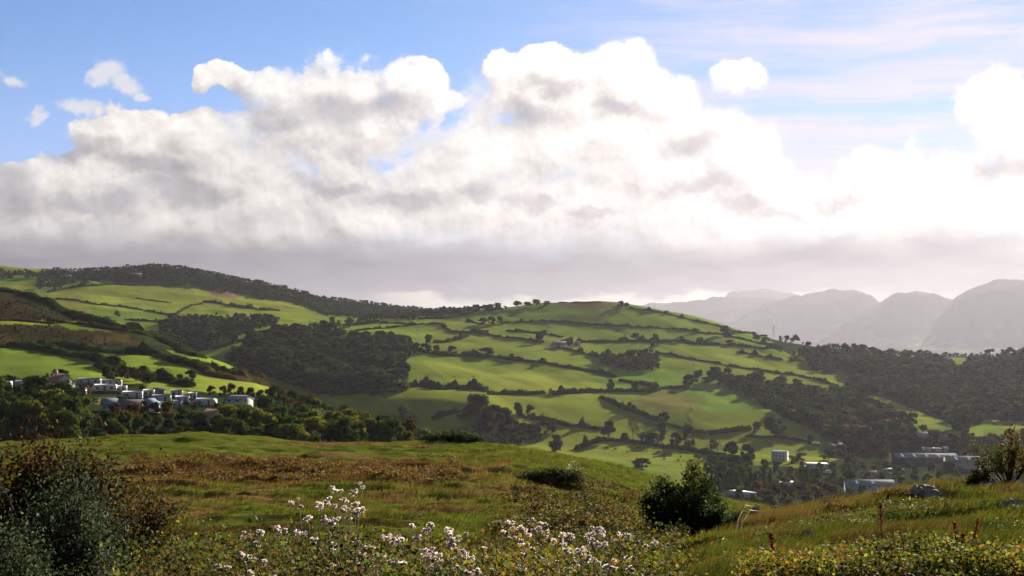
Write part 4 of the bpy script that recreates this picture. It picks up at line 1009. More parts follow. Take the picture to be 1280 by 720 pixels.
# far farms
house(84, 349, 10, 'blue grey farmhouse under the far ridge wood', name='farmhouse', cat='farmhouse', dd=10, h=6, rise=4, rot=5, wall='bluewall', roof='slate', ymin=2300, ymax=4200)
house(171, 346, 12, 'white walled farm below the far ridge top', name='farmhouse', cat='farmhouse', dd=9, h=6, rise=3, rot=5, wall='white', roof='greyro', ymin=2300, ymax=4200)
house(57, 357, 4, 'tiny white cottage on the far left hill', name='cottage', cat='cottage', dd=6, h=6, rise=3, rot=20, wall='white', roof='slate', ymin=2300, ymax=4200)
shed(699, 435, 17, 'grey roofed hill farm barn among brown trees', name='barn', cat='barn', dd=12, h=4.5, rise=3, rot=-8, wall='greywall', roof='greyro', ymin=1500, ymax=2500, doors=1)
house(722, 432, 5, 'small white farmhouse right of the hill barn', name='farmhouse', cat='farmhouse', dd=7, h=4, rise=2, rot=10, wall='white', roof='slate', ymin=1500, ymax=2500)
# village in the valley on the right
house(975, 576, 18, 'tall white block house with pale roof by the flat field', dd=9, h=6.8, rise=1.0, rot=-28, wall='white', roof='palero', chim=0, storeys=3, ymin=780)
shed(1021, 586, 26, 'long low white building with pale flat roof', name='flat_roofed_building', cat='building', dd=16, h=3.6, rot=-6, wall='white', roof='palero', flat=True, doors=1)
house(1050, 565, 9, 'house with a bright sunlit gable at the wood edge', dd=8, h=4.5, rise=3, rot=40, wall='cream', roof='palero', ymin=780)
house(1039, 566, 10, 'blue grey house left of the bright gable', dd=8, h=4.5, rise=2.5, rot=10, wall='bluewall', roof='slate', ymin=780)
shed(987, 610, 17, 'low pale roofed building between the poplars', name='flat_roofed_building', cat='building', dd=12, h=3.2, rot=8, wall='greywall', roof='palero', flat=True, doors=1)
shed(928, 622, 13, 'pale grey roof beside the dark bush', name='flat_roofed_building', cat='building', dd=16, h=3, rot=25, wall='greywall', roof='palero', flat=True, doors=1)
shed(1087, 617, 56, 'long warehouse with grey pitched roof and pale blue walls', dd=18, h=6.0, rise=2.0, rot=-4, zoff=0)
house(1088, 600, 15, 'pale blue house behind the warehouse', dd=8, h=4, rise=2.2, rot=5, wall='bluewall', roof='slate', ymin=780)
shed(1117, 592, 22, 'workshop with white roof and a cluttered yard', name='workshop', cat='workshop', dd=9, h=3.2, rot=-6, wall='darkwall', roof='palero', flat=True, doors=2)
shed(1155, 580, 74, 'long dark walled factory with grey roof', name='factory', cat='factory', dd=34, h=6, rise=2.2, rot=-5, wall='darkwall', roof='greyro', doors=3)
shed(1208, 586, 46, 'shorter factory with ribbed pale grey roof and tan end wall', name='factory', cat='factory', dd=30, h=7, rise=2.0, rot=-8, wall='cream', roof='greyro', doors=2)
house(1155, 552, 17, 'pale blue house above the factory', dd=9, h=5, rise=3, rot=-10, wall='bluewall', roof='greyro', ymin=780)
house(1185, 555, 17, 'dark roofed house right of the pale blue house', dd=9, h=4, rise=2.5, rot=-10, wall='darkwall', roof='slate', ymin=780)
shed(1165, 565, 20, 'low building with a bright white roof behind the factory', name='flat_roofed_building', cat='building', dd=10, h=3, rot=-4, wall='cream', roof='palero', flat=True, doors=1)
house(1181, 564, 7, 'small white shed beside the bright white roof', name='shed', cat='shed', dd=5, h=2.6, rise=1.4, rot=30, wall='white', roof='palero', chim=0, storeys=1, ymin=780)
shed(1230, 573, 14, 'white roofed store behind the hawthorn', name='flat_roofed_building', cat='building', dd=9, h=3.2, rot=-4, wall='cream', roof='palero', flat=True, doors=1)
house(1216, 521, 7, 'white house in trees at the valley meadow', dd=8, h=5, rise=2, rot=10, wall='white', roof='palero', ymin=900, ymax=2500)
house(1236, 443, 4, 'tiny pale house at the mountain foot', dd=9, h=6, rise=3, rot=10, wall='white', roof='palero', ymin=2000, ymax=8000)

# vehicles in the yards
def car(px, py, label, mat, rot, van=False, ymin=780, ymax=1500):
    x, y, z = spot(px, py, ymin, ymax)
    r = empty('van' if van else 'parked_car', (x, y, z + .1), R(rot), label, 'van' if van else 'car', 'vehicles parked in the village yards')
    prof = [(-2.1, .35), (-2.15, .8), (-1.9, .95), (-1.4, 1.45), (.5, 1.45), (1.15, .95), (2.05, .8), (2.1, .35)] if not van else [(-2.6, .4), (-2.6, 2.1), (1.3, 2.15), (1.9, 1.25), (2.5, 1.1), (2.55, .4)]
    n = len(prof); wd = .85 if not van else 1.0
    mb = MB(); V = [(a, -wd, b) for a, b in prof] + [(a, wd, b) for a, b in prof]
    Q = [(i, (i + 1) % n, n + (i + 1) % n, n + i) for i in range(n)]
    T = [(0, i + 1, i) for i in range(1, n - 1)] + [(n, n + i, n + i + 1) for i in range(1, n - 1)]
    mb.add(V, Q, T); obj('body', mb.mesh('body', [mat], col=False), r)
    for sx in (-1.35, 1.35):
        for sy in (-1, 1):
            mb = MB(); k = 12
            V = [(sx + .32 * math.cos(6.283 * i / k), sy * (wd - .1), .32 + .32 * math.sin(6.283 * i / k)) for i in range(k)] + [(sx + .32 * math.cos(6.283 * i / k), sy * (wd + .04), .32 + .32 * math.sin(6.283 * i / k)) for i in range(k)] + [(sx, sy * (wd + .04), .32)]
            mb.add(V, [(i, (i + 1) % k, k + (i + 1) % k, k + i) for i in range(k)], [(k + i, k + (i + 1) % k, 2 * k) for i in range(k)])
            obj('wheel', mb.mesh('wheel', [M['rubber']], col=False), r)
    for sy in (-1, 1):
        solid('side_window', M['glass'], r, ((-1.1, .4) if not van else (.6, 1.4)) + (*sorted((sy * wd, sy * (wd + .012))), *((1.0, 1.35) if not van else (1.3, 1.95))))
    return r
M['carw'] = mat_plain('white_car_paint', (.75, .75, .74), rough=.25, amount=.03, spec=.5); M['cars'] = mat_plain('silver_car_paint', (.42, .43, .45), rough=.25, amount=.03, spec=.5)
M['carr'] = mat_plain('red_car_paint', (.35, .03, .02), rough=.25, amount=.03, spec=.5); M['carb'] = mat_plain('dark_car_paint', (.04, .05, .08), rough=.25, amount=.03, spec=.5)
car(1022, 555.5, 'white van at the field gate above the village', M['carw'], 10, True)
car(1036, 590, 'white car nearest the long flat roofed building', M['carw'], 30); car(1040, 587, 'white van behind the yard cars', M['carw'], 70, True); car(1031, 592, 'silver car at the front of the yard', M['cars'], 10)
car(1038, 593, 'red car at the yard corner', M['carr'], 40); car(1106, 590, 'silver car beside the workshop', M['cars'], 15); car(1113, 593, 'white car in front of the workshop', M['carw'], 0); car(1124, 594, 'dark blue car at the end of the workshop', M['carb'], 20)
car(957, 628, 'silver car glinting below the rusty trees', M['cars'], 15, ymin=700); car(966, 634, 'white car glinting lowest behind the hill brow', M['carw'], 10, ymin=700)

# ---------------------------------------------------------------- pylons
def pylon(px, pyb, hpx, label, ymin, ymax=4000):
    x, y, z = hit(px, pyb, ymin, ymax)
    h = hpx * y / FPX; b = h * .11; t = .022 * h
    r = empty('pylon', (x, y, z - .2), R(25), label, 'pylon', 'power line pylons crossing the hill')
    lv = [0, .22, .42, .60, .78, 1.0]
    wd = lambda f: (b * (1 - f / .6) + t * 1.6 * (f / .6)) if f < .6 else t * (1.6 - 1.3 * (f - .6) / .4)
    mb = MB(); rd = .11 * h / 30
    for sx in (-1, 1):
        for sy in (-1, 1): mb.tube([(sx * wd(f), sy * wd(f), f * h) for f in lv], rd, 4)
    for i in range(len(lv) - 1):
        f, g = lv[i], lv[i + 1]
        for (a0, b0, a1, b1) in ((-1, -1, 1, -1), (1, -1, -1, -1), (-1, 1, 1, 1), (1, 1, -1, 1), (-1, -1, -1, 1), (-1, 1, -1, -1), (1, -1, 1, 1), (1, 1, 1, -1)):
            mb.tube([(a0 * wd(f), b0 * wd(f), f * h), (a1 * wd(g), b1 * wd(g), g * h)], rd * .6, 3)
    obj('tower', mb.mesh('tower', [M['metal']], col=False), r)
    for f, a in ((.64, .13), (.78, .17), (.92, .12)):
        mb = MB()
        for s in (-1, 1):
            mb.tube([(0, 0, f * h + .03 * h), (s * a * h, 0, f * h)], rd * .8, 3); mb.tube([(0, 0, f * h - .01 * h), (s * a * h, 0, f * h)], rd * .8, 3); mb.tube([(s * a * h, 0, f * h), (s * a * h, 0, f * h - .04 * h)], rd * .9, 4)
        obj('cross_arm', mb.mesh('cross_arm', [M['metal']], col=False), r)
pylon(522, 429, 25, 'grey pylon above the dark wood corner', 900); pylon(685, 437, 31, 'pylon in the field beside the hill farm', 900); pylon(867, 471, 22, 'pylon behind the top of the tree belt', 900)
pylon(1014, 491, 20, 'pylon in the steep right pasture', 900); pylon(880, 505, 20, 'low pylon in the brownish lower pasture', 900); pylon(967, 419, 18, 'faint pylon on the right skyline before the mountains', 1800); pylon(96, 386, 17, 'pylon in the far left field', 1500)
pylon(880 - 22, 572, 11, 'small pole pylon in the cattle field', 780)

# ---------------------------------------------------------------- grazing cattle
def cow_mesh():
    mb = MB()
    mb.tube([(-1.05, 0, 1.05), (-.9, 0, 1.08), (-.4, 0, 1.02), (.2, 0, 1.0), (.7, 0, 1.06), (.95, 0, 1.0), (1.2, 0, .72), (1.42, 0, .42), (1.6, 0, .2)], [.10, .30, .36, .38, .34, .26, .17, .15, .09], 8)
    for sx, sy in ((-.8, -.2), (-.8, .2), (.65, -.2), (.65, .2)):
        mb.tube([(sx, sy, .9), (sx - .06, sy, .5), (sx, sy, .28), (sx, sy, 0)], [.16, .09, .065, .06], 6)
    mb.tube([(-1.08, 0, 1.2), (-1.2, 0, .9), (-1.2, 0, .5)], [.04, .03, .045], 4)
    for s in (-1, 1): mb.tube([(1.36, s * .1, .5), (1.32, s * .28, .52)], [.05, .02], 4)
    return mb
cowm = []
for i, c in enumerate([(.03, .022, .018), (.10, .045, .022), (.05, .035, .025)]):
    mm = mat_plain('cow_hide', c, amount=.25, scale=2, rough=.8); cowm.append(cow_mesh().mesh('cow', [mm], True, col=False))
for i, (px, py, k) in enumerate([(759,561.5,0),(769,563,0),(804,564.5,1),(809,564.5,1),(818,562,0),(823,566,2),(838,570,0),(851,572,0),(848,577,0),(796,561,2),(830,575,2),(784,566,0)]):
    x, y, z = hit(px, py, 780, 1400)
    o = obj('cow', cowm[k], None, (x, y, z), float(rng.uniform(0, 6.28))); o.scale = (1.25, 1.25, 1.25)
    tag(o, ['black cow grazing below the tree row', 'red brown cow grazing in the middle of the cattle field', 'dark brown cow grazing in the cattle field'][k], 'cow', ['black cows grazing', 'red brown cows grazing', 'dark brown cows grazing'][k])
# ---------------------------------------------------------------- foreground: turf, bracken, undergrowth
g5 = np.random.default_rng(55)
def upx(px): return (np.asarray(px, float) - 640) / FPX * math.cos(PHI)

def blades(P, h, w, lean, col, tip=.5):
    """tapering bent blades; P roots, h heights, w widths, lean (n,3) tip offset"""
    n = len(P)
    a = g5.uniform(0, 6.28, n); s = np.stack([np.cos(a), np.sin(a), 0 * a], 1) * (w / 2)[:, None]
    up = np.zeros((n, 3)); up[:, 2] = 1
    m = P + up * (h * .55)[:, None] + lean * .35
    t = P + up * (h * .95)[:, None] + lean
    V = np.stack([P - s, P + s, m + s * .75, m - s * .75, t], 1).reshape(-1, 3)
    i = np.arange(n) * 5
    Q = np.stack([i, i + 1, i + 2, i + 3], 1); T = np.stack([i + 3, i + 2, i + 4], 1)
    C = np.repeat(col, 5, 0).reshape(n, 5, 3); C[:, 4] *= 1.25; C[:, :2] *= .85
    return V, Q, T, C.reshape(-1, 3)

def grass_field():
    n_t = 92000
    px = g5.uniform(-210, 1500, n_t)
    ly = np.log(4.6) + (np.log(128) - np.log(4.6)) * g5.uniform(0, 1, n_t) ** .85
    Y = np.exp(ly); X = upx(px) * Y
    keep = vnoise(X / .8, Y / 1.1, 301) * .5 + vnoise(X / 3., Y / 4., 302) * .5 > .30
    X, Y, px = X[keep], Y[keep], px[keep]
    nb = 9
    Z = ground(X, Y)
    _, py = project(X, Y, Z)
    short = smooth(60, 80, Y) * smooth(620, 480, px)
    longg = smooth(800, 900, px) * smooth(60, 30, Y)
    tall = np.clip(.55 + .7 * vnoise(X / 1.6, Y / 2.2, 303), .5, 1.3)
    H = (.11 + .02 * longg - .065 * short + .05 * smooth(14, 8, Y)) * tall * (1 + .9 * smooth(22, 60, Y) * (1 - short) * (1 - longg))
    edge = inpoly(px, py, [(360, 540), (545, 540), (560, 556), (500, 560), (370, 560)]) | inpoly(px, py, [(920, 660), (960, 632), (1110, 602), (1180, 596), (1180, 612), (1000, 650)])
    H = np.where(edge, H + .06, H)
    base = near_cover(X, Y, Z)
    base = base * (1 - .22 * longg)[:, None]
    base = base * np.where(Y > 9, .5 + 1.0 * vnoise(X / 1.3, Y / .7, 311), 1.0)[:, None]
    straw = smooth(.55, .8, vnoise(X / 2.3, Y / 3., 305))[:, None] * .6
    base = base * (1 - straw * .5) + DRY * straw * .5
    r = (.05 + .10 * smooth(15, 90, Y))
    ii = np.repeat(np.arange(len(X)), nb)
    n = len(ii)
    ang = g5.uniform(0, 6.28, n); rr = r[ii] * np.sqrt(g5.uniform(0, 1, n)) * 1.6
    bx = X[ii] + rr * np.cos(ang); by = Y[ii] + rr * np.sin(ang)
    bz = ground(bx, by) - .01
    h = H[ii] * g5.uniform(.55, 1.3, n)
    w = np.maximum(.0035, .62 * Y[ii] / FPX) * g5.uniform(.7, 1.3, n)
    wind = np.array([.42, -.12, 0])
    lean = (np.stack([np.cos(ang), np.sin(ang), 0 * ang], 1) * g5.uniform(.1, .6, (n, 1)) + wind) * h[:, None]
    col = base[ii] * g5.uniform(.6, 1.5, (n, 1)) * (1 + g5.normal(size=(n, 1)) * np.array([.14, 0, -.05]))
    dry = g5.uniform(0, 1, n) < (.10 + .08 * (longg[ii] > .5) + .18 * edge[ii])
    col = np.where(dry[:, None], DRY * 1.15 * g5.uniform(.6, 1.3, (n, 1)), col)
    V, Q, T, C = blades(np.stack([bx, by, bz], 1), h, w, lean, np.clip(col, .004, 1))
    o = obj('grass', mesh_from('grass', V, Q, T, C, [M['grass']]))
    tag(o, 'tussocky green and straw coloured grass covering the near hillside', kind='stuff')
grass_field()

def herb(name, label, poly, ylo, yhi, n, hlo, hhi, leaf, cols, dens_scale=1.0, seed=1, stems=True, ymode='log', thresh=.0, kind='stuff', mat='leafn'):
    """leafy low growth over an area: each sprig a stem with leaves up it"""
    g = np.random.default_rng(seed)
    px = g.uniform(min(p[0] for p in poly), max(p[0] for p in poly), n * 3)
    Y = np.exp(g.uniform(math.log(ylo), math.log(yhi), n * 3)); X = upx(px) * Y
    Z = ground(X, Y); _, py = project(X, Y, Z)
    ok = inpoly(px + (vnoise(X / (1.2 * Y ** .5), Y / 4., seed + 31) - .5) * 90, np.minimum(py, 719.) + np.where(py < 700, (vnoise(X / (.8 * Y ** .5), Y / 3., seed + 32) - .5) * 24, 0), poly) & (vnoise(X / dens_scale, Y / dens_scale, seed + 5) > thresh)
    X, Y, Z = X[ok][:n], Y[ok][:n], Z[ok][:n]; n = len(X)
    hh = (hlo + (hhi - hlo) * vnoise(X / .5, Y / .7, seed + 9)) * g.uniform(.6, 1.15, n)
    k = 14
    ii = np.repeat(np.arange(n), k); m = n * k
    t = g.uniform(.15, 1.05, m)
    leanx = g.normal(size=n) * .25 + .12; leany = g.normal(size=n) * .2
    P = np.stack([X[ii] + leanx[ii] * hh[ii] * t ** 1.5, Y[ii] + leany[ii] * hh[ii] * t ** 1.5, Z[ii] + hh[ii] * t], 1)
    P += g.normal(size=(m, 3)) * (leaf * 2.0) * np.array([1, 1, .5])
    nr = unit(g.normal(size=(m, 3)) * .8 + np.array([0, 0, .7]))
    V, Q = leaf_quads(P, nr, leaf * (.7 + .5 * (Y[ii] / ylo) ** .5), g=g)
    cs = np.array([c for c, _ in cols]); pw = np.array([p for _, p in cols], float); pw /= pw.sum()
    patch = vnoise(X / .45, Y / .6, seed + 20)
    idx = np.array([np.searchsorted(np.cumsum(pw), np.clip(v + q, 0, .9999)) for v, q in zip(patch, g.normal(size=n) * .22)])
    col = cs[np.clip(idx, 0, len(cs) - 1)][ii] * g.uniform(.55, 1.5, (m, 1))
    C = np.repeat(np.clip(col, .003, 1), 4, 0)
    VV, QQ, TT, CC = [V], [Q], [], [C]
    if stems:
        V2, Q2, T2, C2 = blades(np.stack([X, Y, Z], 1), hh * 1.0, np.full(n, .005), np.stack([leanx * hh, leany * hh, 0 * hh], 1), np.tile(np.array((.06, .035, .02)), (n, 1)) * g.uniform(.5, 1.4, (n, 1)))
        VV.append(V2); QQ.append(Q2 + len(V)); TT.append(T2 + len(V)); CC.append(C2)
    o = obj(name, mesh_from(name, np.concatenate(VV), np.concatenate(QQ), np.concatenate(TT) if TT else None, np.concatenate(CC), [M[mat]]))
    return tag(o, label, kind=kind)

YG, GR, DG_, BR, RD, OL, DK = (.100, .090, .012), (.034, .052, .010), (.016, .026, .007), (.048, .029, .011), (.045, .013, .009), (.052, .052, .011), (.010, .012, .005)
herb('bracken', 'rust red bracken band across the grassy slope', [(165, 580), (300, 577), (420, 579), (560, 580), (575, 600), (470, 605), (350, 600), (170, 597)], 34, 78, 6500, .08, .30, .055, [(tuple(RUST), 5), (BR, 4), (tuple(DRY), 3), ((.08, .03, .012), 1)], 2.2, 501, False, thresh=.44)
herb('bracken', 'thin brown bracken on the right of the slope', [(620, 595), (760, 592), (840, 640), (830, 690), (640, 680)], 22, 70, 3000, .06, .26, .045, [(BR, 4), (DK, 3), (tuple(DRY), 2), (OL, 2)], 2.0, 502, False, thresh=.5)
herb('undergrowth', 'tangled brown and green undergrowth below the slope', [(180, 648), (330, 650), (560, 660), (830, 675), (830, 719.5), (150, 719.5)], 8.5, 26, 15000, .14, .42, .017, [(BR, 4), (DK, 4), (OL, 3), (GR, 2), (RD, 1.5)], .9, 503, thresh=.30)
herb('undergrowth', 'yellowish leafy undergrowth under the seed head plants', [(230, 650), (520, 648), (800, 664), (820, 719.9), (180, 719.9)], 6.6, 12, 15000, .30, .80, .0155, [(DK, 4.5), (BR, 3), (GR, 3), (OL, 3), (YG, 1.8), ((.085, .047, .012), .8)], .5, 504, thresh=.2)
herb('undergrowth', 'yellow green bramble leaves in the bottom right corner', [(950, 700), (1000, 682), (1080, 676), (1190, 676), (1440, 672), (1440, 719.9), (930, 719.9)], 7.4, 10.8, 11000, .14, .38, .0165, [(DK, 3), (BR, 2), (GR, 2.5), (YG, 3.2), (OL, 2.5), ((.11, .055, .012), 1.4)], .45, 505, thresh=.22)
herb('undergrowth', 'dark brambles in the dip beside the dark bush', [(700, 695), (790, 650), (850, 665), (840, 719), (760, 719.9)], 9, 30, 4500, .15, .42, .022, [(DK, 4), (DG_, 3), (BR, 2), (OL, 1.5)], 1.0, 506, thresh=.25)
herb('undergrowth', 'small low plants scattered through the right hand turf', [(830, 690), (1000, 640), (1460, 605), (1460, 700), (900, 719)], 9, 25, 1600, .04, .12, .016, [(GR, 3), (DG_, 3), (OL, 2), ((.12, .13, .09), .5)], 1.2, 507, False, thresh=.5)

# ---------------------------------------------------------------- shrubs
def shrub(name, label, x, y, h, w, dpt, pal, n, leaf, seed, cat='shrub', nst=9, shape=1.0, sparse=0.0, mat='leafn', lob=26, base=.02, top=None, group=None, bcol=(.04, .028, .02), rough=0.0):
    """stems fanning from the root, twigs, and leaves set along and around the twigs"""
    g = np.random.default_rng(seed)
    z = gz(x, y)
    r = empty(name, (x, y, z - .03), 0, label, cat, group)
    ends = []; mb = MB()
    for i in range(lob):
        a = g.uniform(0, 6.28); q = math.sqrt(g.uniform(0, 1))
        ex, ey = q * math.cos(a), q * math.sin(a)
        ez = (base + (1 - base) * (1 - q ** 2 * shape) ** .6 * g.uniform(.5, 1.0)) if q ** 2 * shape < 1 else base
        if top is not None: ez *= top(ex)
        k_ = 1 + g.uniform(-rough, rough * .7)
        ends.append((ex * w / 2 * k_, ey * dpt / 2 * k_, ez * h * k_))
    ends = np.array(ends)
    for e in ends:
        mid = e * np.array([.45, .45, .5]) + g.normal(size=3) * .03 * h
        mb.tube([(e[0] * .06, e[1] * .06, 0), mid, e], [.014 * h, .009 * h, .003 * h], 5, bcol)
        for _ in range(3):
            t = g.uniform(.45, .95); p = mid + (e - mid) * t; q2 = p + g.normal(size=3) * .10 * h + np.array([0, 0, .06 * h])
            mb.tube([p, q2], [.005 * h, .0018 * h], 4, bcol)
    obj('branches', mb.mesh('branches', [M['bark']]), r)
    li = g.integers(0, lob, n)
    e = ends[li]; t = g.uniform(.35, 1.05, n) ** .7
    rad = (.13 if not rough else .085) * h * (1 - sparse * .4)
    P = e * t[:, None] + g.normal(size=(n, 3)) * rad * np.array([w / h * .6, dpt / h * .6, .75])
    P[:, 2] = np.abs(P[:, 2]) + .01
    nr = unit(unit(g.normal(size=(n, 3))) + np.array([0, 0, .35]))
    V, Q = leaf_quads(P, nr, leaf, 1.7, g)
    cs = np.array([c for c, _ in pal], float); pw = np.array([p for _, p in pal], float); pw /= pw.sum()
    ci = np.where(g.uniform(0, 1, n) < .6, g.choice(len(cs), lob, p=pw)[li], g.choice(len(cs), n, p=pw))
    col = cs[ci] * g.uniform(.6, 1.45, (n, 1)) * g.uniform(.75, 1.25, lob)[li][:, None]
    obj('foliage', mesh_from('foliage', V, Q, None, np.repeat(np.clip(col, .003, 1), 4, 0), [M[mat]]), r)
    return r
xs = lambda px, Y: float(upx(px)) * Y
shrub('purple_leaved_shrub', 'dark burgundy leaved shrub, the back one at the lower left', xs(60, 12.2), 12.2, 1.42, 1.75, 1.3, [((.012, .006, .005), 7), ((.024, .010, .007), 3), ((.040, .015, .009), 1.2), ((.03, .03, .009), 1.2), ((.08, .065, .018), .5)], 46000, .025, 61, nst=12, shape=.75, lob=40)
shrub('bramble_bush', 'loose brown and yellow flecked bramble right of the burgundy shrub', xs(178, 11.2), 11.2, 1.22, 1.0, .9, [((.020, .012, .006), 5), ((.05, .04, .012), 2.4), ((.09, .072, .013), 1.2), ((.04, .012, .008), 2), ((.016, .022, .007), 3)], 14000, .017, 62, shape=.9, lob=28)
shrub('silver_leaved_shrub', 'grey green shrub with small silvery leaves in front of the burgundy one', xs(96, 9.0), 9.0, 1.20, 1.15, .9, [((.022, .030, .021), 5), ((.042, .052, .038), 2.4), ((.013, .019, .011), 5), ((.15, .16, .145), .35)], 30000, .0145, 63, shape=.85, lob=34)
shrub('silver_leaved_shrub', 'lower silvery shrub filling the bottom left corner', xs(20, 7.6), 7.6, .82, .9, .7, [((.018, .026, .018), 5), ((.038, .046, .033), 1.6), ((.009, .014, .008), 5)], 15000, .013, 64, shape=.8, lob=26)
shrub('bramble_bush', 'low dark bramble at the foot of the silvery shrub', xs(190, 8.2), 8.2, .66, 1.0, .8, [((.015, .020, .006), 5), ((.04, .04, .010), 2.5), ((.035, .017, .008), 3), ((.09, .078, .013), .8)], 12000, .0155, 65, shape=.8, lob=26)
x, y, z = hit(866, 676, 22, 60)
shrub('evergreen_bush', 'dense dark evergreen bush standing on the slope by the dip', x, y, 84 * y / FPX, 122 * y / FPX, 1.6, [((.009, .015, .005), 7), ((.018, .025, .008), 3), ((.055, .055, .012), .8)], 46000, .030, 66, shape=.5, lob=44, base=.12, rough=.32, top=lambda e: (1.0 if e < .1 else 1.0 - .6 * (e - .1)) * (.86 if e < -.6 else 1.0))
x, y, z = hit(566, 553, 70, 125)
shrub('gorse_bush', 'low dark gorse mound on the brow of the grassy hill', x, y, 14 * y / FPX, 74 * y / FPX, 2.6, [((.010, .016, .006), 6), ((.02, .028, .009), 3)], 12000, .09, 68, shape=.85, lob=60, base=.1)
x, y, z = hit(688, 604, 40, 90)
shrub('bramble_thicket', 'dark bramble thicket in the hollow of the slope', x, y, 22 * y / FPX, 80 * y / FPX, 1.6, [((.014, .020, .007), 5), ((.03, .036, .012), 3), ((.06, .04, .02), 2)], 9000, .055, 69, shape=.8, lob=40)
x, y, z = hit(717, 603, 40, 90)
shrub('pale_topped_bush', 'small bush whitened with seed fluff at the right of the thicket', x, y, 27 * y / FPX, 26 * y / FPX, .7, [((.02, .026, .01), 3), ((.33, .31, .27), 1.6), ((.10, .10, .05), 1)], 2600, .035, 70, shape=.6, lob=20)
shrub('bramble_bush', 'small bush with a patch of bright yellow leaves', xs(150, 8.8), 8.8, .62, .42, .4, [((.24, .20, .008), 2.2), ((.08, .075, .012), 2), ((.025, .025, .008), 3)], 1100, .022, 72, shape=.8, lob=14)
x, y, z = hit(1262, 608, 18, 40)
hw = shrub('hawthorn', 'small wind bent hawthorn with russet leaves on the right brow', x, y, 76 * y / FPX, 104 * y / FPX, .9, [((.026, .030, .008), 5), ((.05, .044, .011), 3), ((.09, .048, .013), 1.6), ((.065, .02, .009), 1.2)], 3600, .028, 73, cat='tree', shape=.45, lob=22, sparse=1.4, base=.12, bcol=(.03, .022, .016))
for px, py, hp, wp, lab, pal in [(1225, 608, 26, 34, 'low rusty growth at the foot of the hawthorn', [((.035, .026, .009), 3), ((.016, .016, .006), 4), ((.07, .035, .012), 1)]),
        (1120, 622, 12, 60, 'dull brown growth behind the rock on the brow', [((.04, .026, .011), 3), ((.02, .018, .007), 3)]), (1050, 640, 16, 40, 'russet tussock of dead stems on the brow', [((.07, .036, .015), 3), ((.04, .023, .010), 3)])]:
    x, y, z = hit(px, py, 16, 40)
    shrub('low_scrub', lab, x, y, hp * y / FPX, wp * y / FPX, .5, pal, 2600, .02, int(px), shape=.8, lob=16)

# ---------------------------------------------------------------- plants with white seed heads
def head_cluster(g, c, s):
    """fluffy head: many fine hairs round a few small cores"""
    n = int(70 * s / .05)
    P = c + unit(g.normal(size=(n, 3))) * (s * .5 * g.uniform(.2, 1.0, (n, 1))) * np.array([1.15, 1.15, .75])
    V, Q = leaf_quads(P, unit(g.normal(size=(n, 3))), .011, 1.4, g)
    return V, Q

def seed_plant(px, pyt, Y, heads, label, spread=.10, grp='plants with white fluffy seed heads', seed=1, hs=.031):
    g = np.random.default_rng(seed)
    x = xs(px, Y); z = gz(x, Y); top = CZ + float(kray(pyt)) * Y
    h = max(.35, top - z)
    r = empty('seed_head_plant', (x, Y, z), 0, label, 'wild plant', grp)
    mb = MB(); LV, LQ, LC, off = [], [], [], 0
    for i in range(heads):
        HV, HQ, HC, ho = [], [], [], 0
        e = np.array([g.normal() * spread, g.normal() * spread * .8, h * (1 - abs(g.normal()) * .13)])
        m = e * np.array([.4, .4, .6]) + g.normal(size=3) * .02
        mb.tube([(e[0] * .15, e[1] * .15, 0), m, e], [.0045, .0035, .002], 5, (.07, .045, .022))
        k = 14
        t = g.uniform(.2, .95, k)[:, None]
        P = (m * t / .6) * (t < .6) + (m + (e - m) * (t - .6) / .4) * (t >= .6) + g.normal(size=(k, 3)) * .035
        V, Q = leaf_quads(P, unit(g.normal(size=(k, 3)) + np.array([0, 0, .6])), .024, 1.9, g)
        LV.append(V); LQ.append(Q + off); off += len(V)
        cc = np.array([(.10, .09, .013), (.036, .052, .011), (.05, .034, .011), (.11, .065, .013)])[g.integers(0, 4, k)] * g.uniform(.6, 1.4, (k, 1)); LC.append(np.repeat(cc, 4, 0))
        for q in range(int(g.integers(2, 6))):
            c = e + g.normal(size=3) * np.array([.018, .016, .012])
            V, Q = head_cluster(g, c, hs * g.uniform(.7, 1.3))
            HV.append(V); HQ.append(Q + ho); ho += len(V)
            HC.append(np.tile(np.array((.46, .40, .36)) * g.uniform(.6, 1.1), (len(V), 1)))
        obj('seed_head', mesh_from('seed_head', np.concatenate(HV), np.concatenate(HQ), None, np.clip(np.concatenate(HC), 0, 1), [M['fluff']]), r)
    obj('stems', mb.mesh('stems', [M['bark']]), r)
    obj('leaves', mesh_from('leaves', np.concatenate(LV), np.concatenate(LQ), None, np.concatenate(LC), [M['leafn']]), r)
